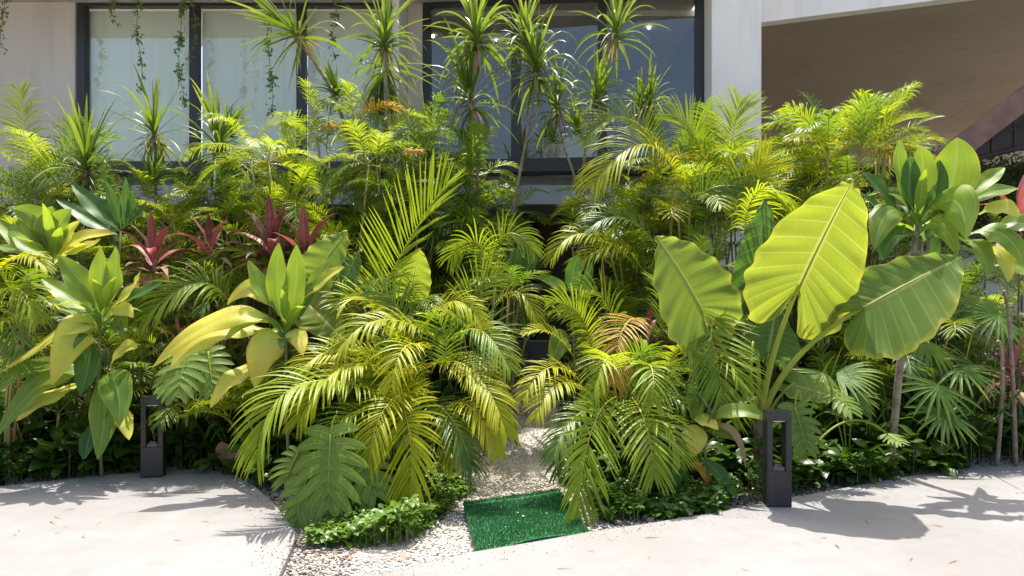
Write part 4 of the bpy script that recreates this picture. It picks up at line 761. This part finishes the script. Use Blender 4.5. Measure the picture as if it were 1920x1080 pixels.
# ------------------------------------------------------------------ broad leaved ti plants
yl = {'mat': 'ti_y', 'f': .35, 'curl': .25, 'wave': .2}
ti_plant('ti_plant', 'broad green ti plant on the left whose lower leaves droop over the pavement', 5.85, (192, 880), (190, 585), [
    (177, 583, 133, 557, 78, 522, 46), (180, 576, 150, 527, 108, 478, 46), (190, 582, 187, 527, 190, 463, 38), (200, 574, 217, 520, 216, 463, 58), (200, 580, 245, 548, 264, 505, 50, {'mat': 'ti_y', 'f': .1}), (205, 580, 255, 555, 305, 530, 38, {'mat': 'ti_d'}),
    (172, 590, 125, 580, 70, 555, 30), (190, 603, 222, 578, 250, 596, 34, {**yl, 'f': .2}), (190, 620, 130, 618, -8, 705, 46, yl), (187, 622, 145, 622, 98, 722, 66, yl), (175, 700, 85, 715, -5, 820, 56, {'mat': 'ti', 'f': .4}), (165, 715, 90, 745, 30, 790, 36, {**yl, 'f': .4}),
    (190, 705, 217, 722, 224, 800, 62, {'mat': 'ti', 'f': .4, 'curl': .2}), (186, 710, 196, 770, 183, 862, 52, {'mat': 'ti', 'f': .35, 'curl': .2}), (212, 760, 232, 785, 242, 825, 32, {**yl}), (150, 690, 60, 690, -15, 745, 38, {'f': .35}), (205, 690, 232, 655, 258, 652, 34, {'mat': 'ti_y', 'f': .15}),
    (205, 640, 225, 600, 236, 615, 26), (175, 790, 165, 830, 158, 862, 30, {'mat': 'ti_d', 'f': .2}), (170, 640, 165, 690, 150, 740, 44, {'mat': 'ti_d', 'f': .2})], 'ti', r=.016, auto=14, alen=.42, aw=.055, amats=['ti', 'ti', 'ti_d', 'ti_d'])
ti_plant('ti_plant', 'broad pale green ti plant at the left edge above the other leaves', 6.35, (110, 800), (100, 478), [
    (98, 478, 72, 418, 25, 392, 56), (100, 478, 58, 440, -5, 436, 40), (100, 478, 108, 428, 134, 392, 48), (100, 480, 80, 440, 62, 402, 44), (106, 477, 155, 446, 213, 438, 36, {'mat': 'ti_y'}), (98, 482, 45, 470, -10, 462, 36), (112, 478, 160, 465, 190, 448, 34, {'mat': 'ti_y'}), (96, 478, 90, 430, 98, 386, 44), (96, 482, 40, 455, -10, 405, 40), (110, 480, 122, 445, 150, 415, 30, {'mat': 'ti_y'})], 'ti', auto=14, alen=.48, aw=.06, amats=['ti', 'ti', 'ti_y', 'ti_d'])
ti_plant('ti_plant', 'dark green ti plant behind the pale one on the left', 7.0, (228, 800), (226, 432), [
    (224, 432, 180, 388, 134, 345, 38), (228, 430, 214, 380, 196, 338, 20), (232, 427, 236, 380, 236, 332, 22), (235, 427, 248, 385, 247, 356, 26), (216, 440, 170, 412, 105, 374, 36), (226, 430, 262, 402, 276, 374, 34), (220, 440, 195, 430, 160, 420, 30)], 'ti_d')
ti_plant('ti_plant', 'broad green ti plant with long drooping yellow leaves in the centre left', 5.75, (545, 880), (538, 612), [
    (530, 602, 520, 530, 523, 455, 40), (543, 606, 555, 535, 556, 458, 50), (522, 578, 492, 540, 465, 488, 38), (524, 592, 478, 542, 426, 572, 42, {'mat': 'ti_y'}), (566, 560, 593, 520, 622, 482, 24), (560, 568, 600, 528, 646, 500, 36, {'mat': 'ti_y'}),
    (530, 615, 420, 596, 285, 690, 46, {**yl, 'f': .5}), (520, 622, 400, 625, 320, 695, 56, {**yl, 'f': .5}), (540, 640, 500, 648, 478, 728, 66, {**yl}), (537, 625, 556, 628, 568, 668, 38, {**yl}), (515, 668, 440, 712, 396, 764, 46, {**yl, 'f': .5, 'fold': .6}), (500, 590, 462, 588, 428, 600, 14), (515, 600, 470, 600, 420, 640, 30, {'mat': 'ti', 'f': .3}), (550, 610, 575, 560, 585, 530, 34, {'mat': 'ti_d'})], 'ti', r=.016, auto=12, alen=.42, aw=.052, amats=['ti', 'ti', 'ti_d', 'ti_d'])
ti_plant('ti_plant', 'dark green ti plant beside the dark opening at the end of the path', 6.9, (968, 760), (965, 545), [
    (965, 545, 965, 505, 972, 460, 34), (966, 542, 992, 500, 1018, 452, 30), (960, 548, 935, 525, 905, 490, 22), (970, 550, 1000, 540, 1020, 545, 18), (962, 550, 940, 555, 925, 585, 22)], 'ti_d')
ti_plant('ti_plant', 'large broad leaved ti plant behind the taro at the right', 6.0, (1668, 800), (1722, 410), [
    (1713, 400, 1688, 325, 1687, 260, 54, {'wave': .08}), (1717, 400, 1730, 325, 1724, 272, 46, {'wave': .08}), (1772, 395, 1790, 320, 1794, 258, 80, {'wave': .06}), (1806, 375, 1850, 338, 1884, 314, 34), (1800, 382, 1855, 362, 1910, 353, 40), (1742, 398, 1792, 378, 1812, 450, 72, {'mat': 'ti', 'f': .4, 'curl': .3}),
    (1700, 402, 1662, 402, 1640, 468, 54, {'f': .3, 'curl': .3}), (1685, 398, 1650, 355, 1616, 322, 44, {'mat': 'ti_d'}), (1690, 405, 1640, 385, 1605, 352, 34, {'mat': 'ti_d'}), (1820, 438, 1880, 440, 1920, 496, 56, {'f': .3, 'curl': .25}), (1860, 432, 1920, 420, 1970, 455, 48, {'f': .3}), (1835, 402, 1878, 390, 1910, 408, 40, {'mat': 'ti_y', 'f': .2}),
    (1865, 498, 1920, 505, 1975, 545, 48, {'f': .2}), (1735, 440, 1768, 425, 1795, 478, 40, {'f': .2}), (1705, 400, 1705, 340, 1708, 290, 40, {'mat': 'ti_d'}), (1745, 400, 1755, 350, 1762, 300, 40, {'mat': 'ti_d'}), (1730, 415, 1745, 460, 1740, 510, 44, {'mat': 'ti_d'}), (1810, 450, 1840, 470, 1850, 520, 44, {'mat': 'ti', 'f': .2}), (1700, 420, 1670, 450, 1655, 490, 34, {'mat': 'ti_d'}), (1850, 465, 1880, 480, 1890, 530, 40, {'mat': 'ti_y', 'f': .2})], 'ti', stem='bark', r=.035, auto=12, alen=.45, aw=.06, amats=['ti', 'ti_d', 'ti', 'ti_d'])
ti_plant('ti_plant', 'low ti plant with a bright yellow leaf between the palm and the right bollard', 5.3, (1318, 905), (1318, 800), [
    (1325, 790, 1385, 770, 1445, 791, 32, {'f': .2}), (1340, 772, 1390, 752, 1420, 744, 16), (1296, 782, 1323, 790, 1347, 806, 30, {'mat': 'ti_y', 'f': .15}), (1283, 797, 1300, 820, 1296, 857, 50, {'mat': 'ti_y', 'f': .15}), (1318, 808, 1360, 815, 1400, 832, 26), (1330, 800, 1376, 812, 1398, 880, 18, {'mat': 'dry', 'f': .1}),
    (1290, 868, 1318, 885, 1342, 936, 20, {'mat': 'palm_dry', 'f': .1}), (1312, 855, 1348, 890, 1382, 935, 32, {'mat': 'ti_d', 'f': .2}), (1268, 850, 1264, 885, 1253, 922, 34, {'mat': 'ti_d', 'f': .15}), (1318, 800, 1300, 760, 1295, 720, 40, {'mat': 'ti'}), (1310, 805, 1282, 860, 1290, 900, 30, {'mat': 'ti_d'})], 'ti')
ti_plant('ti_plant', 'small green ti plant among the palms at the right side of the opening', 6.4, (1075, 760), (1070, 560), [(1065, 560, 1040, 530, 1000, 520, 22, {'mat': 'ti'}), (1072, 558, 1075, 510, 1085, 480, 30), (1070, 640, 1050, 640, 1035, 690, 44, {'mat': 'ti', 'f': .2}), (1080, 560, 1100, 530, 1110, 490, 26)], 'ti_d')

# red ti plants
RM = ['red', 'red', 'pink', 'red', 'red', 'dry', 'dry']
def red(label, px, py, Y, n, l=.48, w=.056, mats=RM, gpx=None, hand=()):
    return ti_plant('red_ti_plant', label, Y, (gpx or px, 800), (px, py), hand, 'red', 'barkd', auto=n, alen=l, aw=w, ael=(-.15, 1.35), amats=mats, r=.012)
red('maroon ti plant, leftmost of the row behind the left ti leaves', 288, 484, 6.6, 24, .44, .05)
red('red ti plant with a bright pink heart, second in the row', 394, 462, 6.8, 17, .42, .048, mats=['red', 'pink', 'pink', 'red', 'dry', 'dry'])
red('maroon ti plant with an orange lower leaf, third in the row', 508, 462, 6.7, 22, .5, .06)
red('tall maroon ti plant beside the left taro leaf, last in the row', 572, 478, 6.6, 17, .52, .06)
red('hot pink ti plant at the far right edge', 1915, 405, 6.5, 12, .5, .055, ['pink', 'pink', 'red'])
red('dark red ti plant low at the right edge', 1900, 700, 6.3, 16, .42, .04, ['red', 'red', 'pink', 'dry'])
red('small purple red ti plant hidden among the palm fronds right of the path', 1215, 625, 5.95, 9, .26, .03, ['red', 'red', 'red'])
red('small pinkish ti plant in the shade at the left edge', 55, 625, 6.3, 9, .2, .025, ['pink', 'red'])
red('small pale red ti shoot between the two left ti plants', 335, 622, 6.2, 7, .18, .02, ['pink', 'dry'])

# ------------------------------------------------------------------ giant taros
g0 = at(1425, 800, 5.7); g0[2] = gz(g0[0], g0[1])
tx = thing('giant_taro', 'giant taro with three huge upright leaves behind the right bollard', 'plant', g0)
mb = MB(); mb.tube([g0 - A(0, 0, .04), g0 + A(.0, 0, .2), at(1424, 775, 5.7), at(1424, 745, 5.7)], [.05, .055, .05, .03], 10); mb.build('trunk', 'barkd', tx)
petiole(tx, ((1428, 775, 5.66), (1452, 660, 5.58), (1499, 535, 5.48)), .030, .014)
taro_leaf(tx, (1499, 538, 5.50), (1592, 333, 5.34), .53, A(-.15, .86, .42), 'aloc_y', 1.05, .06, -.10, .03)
petiole(tx, ((1432, 775, 5.66), (1500, 665, 5.6), (1622, 575, 5.56)), .030, .014)
taro_leaf(tx, (1622, 575, 5.54), (1806, 470, 5.42), .47, A(-.35, -.78, .52), 'aloc', .95, .10, .10, .05, left=.62, right=1.1)
petiole(tx, ((1420, 775, 5.66), (1370, 680, 5.75), (1316, 582, 5.66)), .024, .012)
taro_leaf(tx, (1316, 583, 5.62), (1243, 440, 5.40), .44, A(.20, -.85, .45), 'aloc', 1.3, .10, .10, .045)
petiole(tx, ((1425, 775, 5.75), (1420, 650, 6.0), (1415, 540, 6.1)), .022, .010)
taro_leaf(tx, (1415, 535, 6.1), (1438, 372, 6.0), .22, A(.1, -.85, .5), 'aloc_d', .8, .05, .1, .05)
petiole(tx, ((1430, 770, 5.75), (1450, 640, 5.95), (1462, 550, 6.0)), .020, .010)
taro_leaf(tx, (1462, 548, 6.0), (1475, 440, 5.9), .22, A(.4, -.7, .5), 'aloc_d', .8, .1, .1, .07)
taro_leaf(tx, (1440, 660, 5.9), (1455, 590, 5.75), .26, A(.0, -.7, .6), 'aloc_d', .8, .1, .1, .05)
petiole(tx, ((1418, 778, 5.6), (1408, 720, 5.55), (1412, 640, 5.6)), .022, .008); petiole(tx, ((1440, 778, 5.7), (1465, 740, 5.7), (1490, 718, 5.7)), .014, .008)
taro_leaf(tx, (1488, 722, 5.75), (1582, 745, 5.6), .16, A(0, -.7, .75), 'aloc', .7, .1, .1, .04)
g1 = at(640, 780, 6.1); g1[2] = gz(g1[0], g1[1])
t2 = thing('giant_taro', 'smaller taro with rounded leaves behind the centre left ti plant', 'plant', g1)
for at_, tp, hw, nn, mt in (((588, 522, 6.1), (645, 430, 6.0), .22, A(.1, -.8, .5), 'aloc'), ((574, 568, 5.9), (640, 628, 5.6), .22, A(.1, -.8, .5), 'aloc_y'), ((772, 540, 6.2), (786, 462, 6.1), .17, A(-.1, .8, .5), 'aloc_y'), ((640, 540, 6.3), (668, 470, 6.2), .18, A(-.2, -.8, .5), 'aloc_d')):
    petiole(t2, ((640, 760, 6.1), ((at_[0] + 640) / 2, 650, 6.1), at_), .016, .008); taro_leaf(t2, at_, tp, hw, nn, mt, .9, .12, .1, .05)

# ------------------------------------------------------------------ split leaved philodendrons and fan palms
def split_plant(label, base, Y, leaves, mat='monst'):
    g = at(base[0], base[1], Y); g[2] = gz(g[0], g[1]); th = thing('split_leaf_plant', label, 'plant', g)
    for a, t, hw, nn in leaves:
        petiole(th, ((base[0], base[1], Y), ((a[0] + base[0]) / 2, a[1] - 25, (a[2] + Y) / 2), a), .009, .006); split_leaf(th, a, t, hw, nn, mat=mat)
split_plant('split leaf plant with big cut leaves at the tip of the centre bed', (650, 930), 5.0, [((620, 815, 4.75), (612, 955, 4.58), .25, A(0, -.8, .6)), ((585, 872, 4.75), (545, 985, 4.6), .17, A(-.2, -.8, .5)), ((665, 835, 4.85), (708, 930, 4.7), .20, A(.2, -.8, .5)), ((560, 850, 4.95), (530, 905, 4.85), .16, A(-.2, -.8, .5))])
split_plant('split leaf plant hanging above the left bollard lamp', (350, 800), 6.0, [((350, 665, 5.75), (330, 735, 5.5), .20, A(0, -.7, .7)), ((390, 660, 5.8), (398, 730, 5.6), .18, A(.1, -.7, .7)), ((310, 700, 5.8), (318, 745, 5.65), .12, A(0, -.7, .7))])
split_plant('split leaf plant just right of the right bollard lamp', (1510, 860), 5.6, [((1490, 765, 5.5), (1516, 845, 5.35), .17, A(0, -.8, .6)), ((1560, 735, 5.7), (1600, 770, 5.5), .14, A(.1, -.6, .8)), ((1665, 815, 5.85), (1690, 828, 5.7), .10, A(0, -.6, .8))])
def fan_palm(label, base, Y, leaves, mat='fan', R=.42):
    g = at(base[0], base[1], Y); g[2] = gz(g[0], g[1]); th = thing('fan_palm', label, 'palm', g)
    for h, t, r, nn, sp in leaves: fan_leaf(th, h, t, r, nn, int(U(11, 15)), sp, mat, .018, g + A(0, 0, .02))
fan_palm('fan palm spreading narrow fingers beside the end of the path', (900, 760), 6.2, [((885, 640, 6.0), (990, 590, 5.9), .48, A(0, -.8, .6), 2.0), ((880, 660, 6.0), (960, 690, 5.8), .42, A(0, -.6, .8), 1.6), ((870, 630, 6.1), (850, 560, 6.0), .35, A(0, -.8, .6), 2.2)])
fan_palm('fan palm with drooping fingers in the shade right of the pale trunk', (1770, 850), 6.3, [((1758, 722, 6.1), (1740, 800, 5.9), .42, A(0, -.8, .6), 3.0), ((1770, 772, 6.0), (1762, 850, 5.8), .36, A(0, -.8, .6), 2.8), ((1800, 690, 6.3), (1850, 730, 6.1), .45, A(.1, -.7, .7), 2.8), ((1740, 640, 6.6), (1720, 720, 6.4), .45, A(0, -.8, .6), 2.6), ((1840, 560, 6.7), (1830, 640, 6.5), .42, A(0, -.8, .6), 2.8)])
fan_palm('small fan palm with yellowing fingers between the right bollard and the pale trunk', (1590, 850), 6.1, [((1570, 700, 6.0), (1640, 720, 5.8), .42, A(0, -.7, .7), 2.2), ((1545, 700, 6.0), (1500, 760, 5.8), .36, A(0, -.7, .7), 2.2), ((1600, 740, 5.9), (1650, 790, 5.75), .26, A(0, -.7, .7), 2.4)])
fan_palm('dark fan palm under the ti plant at the far right', (1860, 820), 6.7, [((1870, 590, 6.6), (1830, 640, 6.4), .45, A(0, -.8, .6), 2.8), ((1830, 690, 6.5), (1790, 700, 6.3), .4, A(0, -.8, .6), 2.8), ((1900, 620, 6.6), (1930, 700, 6.4), .42, A(0, -.8, .6), 2.8)])
for pts, lab in ((((1905, 830), (1895, 640), (1882, 545)), 'thin bare ringed stem rising at the right edge'), (((1868, 800), (1880, 700), (1870, 640)), 'thin dry stem beside the dark red ti plant')):
    g = at(*pts[0], 6.2); mb = MB(); mb.tube(bez(A(g[0], g[1], gz(g[0], g[1]) - .03), at(*pts[1], 6.2), at(*pts[2], 6.2), 14), np.linspace(.018, .014, 14) * (1 + .1 * (np.arange(14) % 2)), 8); tag(mb.build('bare_stem', 'bark', base=(g[0], g[1], 0)), lab, 'stem')

# ------------------------------------------------------------------ hanging vines from the roof edge
def vine(px, y0, y1, label, Y=10.3, dens=1., sway=8):
    n = 20; p = np.array([at(px + sway * math.sin(i * .35 + px) * i / n, y0 + (y1 - y0) * i / (n - 1), Y) for i in range(n)])
    th = thing('hanging_vine', label, 'vine', p[0], 'vines hanging from the roof edge'); mb = MB(); mb.tube(p, .004, 5); mb.build('stem', 'twig', th)
    k = int(34 * dens * (y1 - y0) / 60); k = max(k, 12); t = U(0, 1, k); t = np.where(rng.random(k) < .7, np.round(t * 4) / 4 + U(-.05, .05, k), t) * (n - 1); t = np.clip(t, 0, n - 1)
    b = np.stack([np.interp(t, np.arange(n), p[:, i]) for i in range(3)], -1) + U(-.05, .05, (k, 3)); mb = MB()
    blades(mb, b, U(-1, 1, (k, 3)) + A(0, -.2, -.3), U(.035, .075, k), U(.010, .019, k), U(-1, 1, (k, 3)) + A(0, -.5, .6), .6, 4, 3, .3, 'small'); tag(mb.build('leaves', 'vine', th), kind='stuff')
    tw = MB()
    for i in range(0, k, 4): j = int(t[i]); tw.tube([p[j], b[i]], .002, 4)
    tag(tw.build('twigs', 'twig', th), kind='stuff')
vine(6, -40, 92, 'hanging vine at the top left corner before the plain wall', dens=1.6)
vine(214, -40, 45, 'short hanging vine at the top of the first window pane', dens=1.5)
vine(260, -40, 168, 'long hanging vine in the middle of the first window pane', dens=1.2)
vine(340, -40, 195, 'thin hanging vine beside the first window mullion', dens=1.5)
vine(505, -40, 215, 'hanging vine with a dense leafy end in the second window pane', dens=1.7)
vine(628, -40, 110, 'hanging vine in the third window pane', dens=1.2)
vine(362, -40, 110, 'sparse hanging vine crossing the first window mullion', dens=.7)

# ------------------------------------------------------------------ ground cover and undergrowth
def cover(label, n, fn, h=(.02, .2), size=(.022, .045), mat='cover', clump=9, name='ground_cover'):
    k = n // clump; x, y = fn(k * 3); m = on_bed(x, y); x, y = x[m][:k], y[m][:k]; k = len(x); hh = U(*h, k) * (0.6 + .4 * np.sin(x * 7) * np.sin(y * 6))
    c = np.stack([x, y, gz(x, y) + np.abs(hh)], -1); P = np.repeat(c, clump, 0) + U(-.03, .03, (k * clump, 3)); a = np.tile(np.arange(clump) * 2.4, k) + U(0, .6, k * clump); e = U(-.2, .9, k * clump)
    D = np.stack([np.cos(a) * np.cos(e), np.sin(a) * np.cos(e), np.sin(e)], -1); mb = MB(); l = U(*size, k * clump)
    blades(mb, P, D, l * 1.5, l * .45, A(0, 0, 1) + .4 * U(-1, 1, (k * clump, 3)), .6, 3, 3, .25, 'small', np.repeat(U(0, 1, k), clump))
    S = np.stack([c - A(0, 0, 1) * (np.abs(hh)[:, None] + .02), c], 1)[:, :, None] + np.array([[-.002, 0, 0], [.002, 0, 0]])[None, None]; L = np.zeros(S.shape); L[..., 1] = .5; mb.grids(S, L, 1)
    return tag(mb.build(name, [mat, 'stem']), label, 'ground cover', kind='stuff')
def along(line, a, b, w0, w1):
    p = np.array(line); s = np.r_[0, np.cumsum(np.linalg.norm(np.diff(p, axis=0), axis=1))]
    def f(n):
        t = U(a, b, n) * s[-1]; o = U(w0, w1, n); d = nz(np.gradient(p, axis=0)); return np.interp(t, s, p[:, 0]) - np.interp(t, s, d[:, 1]) * o, np.interp(t, s, p[:, 1]) + np.interp(t, s, d[:, 0]) * o
    return f
cover('small leaved ground cover along the left pavement', 9000, along([(-6, 5.2)] + LEFT[:9], 0., 1., .10, 1.3), (.03, .26))
cover('small leaved ground cover along the right pavement', 12000, along(RIGHT[5:] + [(6.2, 6.9)], 0.0, 1., .16, 1.3), (.03, .26))
def blob(cx, cy, rx, ry):
    def f(n): a = U(0, 6.28, n); r = np.sqrt(U(0, 1, n)); return cx + rx * r * np.cos(a), cy + ry * r * np.sin(a)
    return f
def wedge(n):
    t = U(0, 1, n); return -.98 + .22 * t + U(-.40, .40, n) * (.8 + .3 * t), 4.30 + 1.3 * t
cover('bright small leaved ground cover at the tip of the centre bed', 5600, wedge, (.0, .22), (.02, .05), 'cover_b', 6)
def patch(n): return U(.62, 1.55, n), U(4.75, 5.5, n)
cover('small leaved ground cover between the mat and the right bollard', 2600, patch, (.02, .17), (.025, .05))
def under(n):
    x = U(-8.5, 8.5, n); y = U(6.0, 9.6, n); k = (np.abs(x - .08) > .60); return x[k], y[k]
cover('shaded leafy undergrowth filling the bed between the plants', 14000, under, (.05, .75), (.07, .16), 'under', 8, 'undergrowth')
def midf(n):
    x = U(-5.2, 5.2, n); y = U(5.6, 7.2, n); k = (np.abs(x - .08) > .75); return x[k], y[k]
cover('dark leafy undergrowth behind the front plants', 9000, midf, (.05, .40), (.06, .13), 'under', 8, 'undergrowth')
# narrow grassy leaves in the shade
n = 2600; x = U(-8, 8, n); y = U(6.2, 9.4, n); kx = np.abs(x - .08) > .6; x, y = x[kx], y[kx]; n = len(x); mb = MB()
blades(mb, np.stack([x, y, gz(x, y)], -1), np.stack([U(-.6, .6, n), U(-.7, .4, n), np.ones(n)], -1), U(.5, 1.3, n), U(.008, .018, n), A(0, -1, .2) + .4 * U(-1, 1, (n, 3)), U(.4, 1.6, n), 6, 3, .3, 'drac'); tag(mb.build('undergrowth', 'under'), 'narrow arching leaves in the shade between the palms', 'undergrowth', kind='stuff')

# hedge under the timber canopy at the far right
x = U(5.9, 9.3, 9000); y = U(10.4, 10.75, 9000); z = U(2.6, 3.9, 9000) - .3 * U(0, 1, 9000); mb = MB(); P = np.stack([x, y, z], -1)
blades(mb, P, U(-1, 1, (9000, 3)), U(.05, .1, 9000), .016, A(0, -.5, .8) + .5 * U(-1, 1, (9000, 3)), .4, 2, 3, .25, 'small')
hd = thing('hedge', 'dark small leaved hedge under the timber canopy at the right edge', 'hedge', (7.6, 10.5, 0)); tag(mb.build('foliage', 'under', hd), kind='stuff')
for i in range(6): mb = MB(); mb.tube([A(6.1 + i * .6, 10.6, .1), A(6.1 + i * .6 + U(-.1, .1), 10.58, 3.4)], .015, 6); mb.build('stem', 'barkd', hd)

# ------------------------------------------------------------------ fallen leaves
mb = MB(); leaf_path(mb, bez(A(-2.50, 6.05, .02), A(-2.44, 5.98, .22), A(-2.24, 5.93, .04), 16), .13, A(0, -1, .4), 'small', 9, .5, .15); o = mb.build('fallen_leaf', 'dry', base=(-2.35, 6.0, 0)); tag(o, 'large curled brown dry leaf at the corner of the left pavement', 'leaf')
DL = [((905, 870), (1000, 835)), ((900, 890), (985, 868)), ((915, 850), (1010, 862)), ((930, 900), (1000, 880)), ((940, 812), (1010, 800)), ((920, 790), (1000, 782)), ((935, 772), (1000, 765)), ((880, 905), (930, 880))]
for a, b in DL:
    def gg(q):
        Yq = 5.5
        for _ in range(20): Yq = (CZ - gz(0, Yq)) * FPX / (q[1] - HZ)
        X = (q[0] - 960) / FPX * Yq; return A(X, Yq, gz(X, Yq) + .006)
    p, q = gg(a), gg(b); mb = MB(); leaf_path(mb, bez(p, (p + q) / 2 + A(0, U(-.05, .05), U(.02, .05)), q, 10), .009, A(0, 0, 1), 'drac', 3, .3, 0.); tag(mb.build('fallen_leaflet', 'dry', base=tuple(p)), 'dry brown palm leaflet lying across the gravel path', 'leaf', 'dry leaflets on the path')
n = 500; x = np.r_[U(-.5, .55, 330), U(-1.3, -.4, 170)]; y = np.r_[U(5.0, 8.8, 330), U(4.0, 4.9, 170)]; k = on_bed(x, y); x, y = x[k], y[k]; z = gz(x, y) + .008; xe = np.r_[U(-4, -1.5, 26), U(0, 4.5, 30)]; ye = np.r_[U(4., 5.7, 26), U(3.8, 5.6, 30)]; k = ~on_bed(xe, ye); x, y, z = np.r_[x, xe[k]], np.r_[y, ye[k]], np.r_[z, np.full(k.sum(), .006)]; n = len(x); a = U(0, 6.28, n); mb = MB()
blades(mb, np.stack([x, y, z], -1), np.stack([np.cos(a), np.sin(a), U(-.05, .15, n)], -1), U(.02, .10, n), U(.002, .006, n), A(0, 0, 1) + .4 * U(-1, 1, (n, 3)), .1, 3, 3, .3, 'drac'); tag(mb.build('leaf_litter', 'dry'), 'scattered dry leaf scraps on the gravel and pavement', 'leaf litter', kind='stuff')
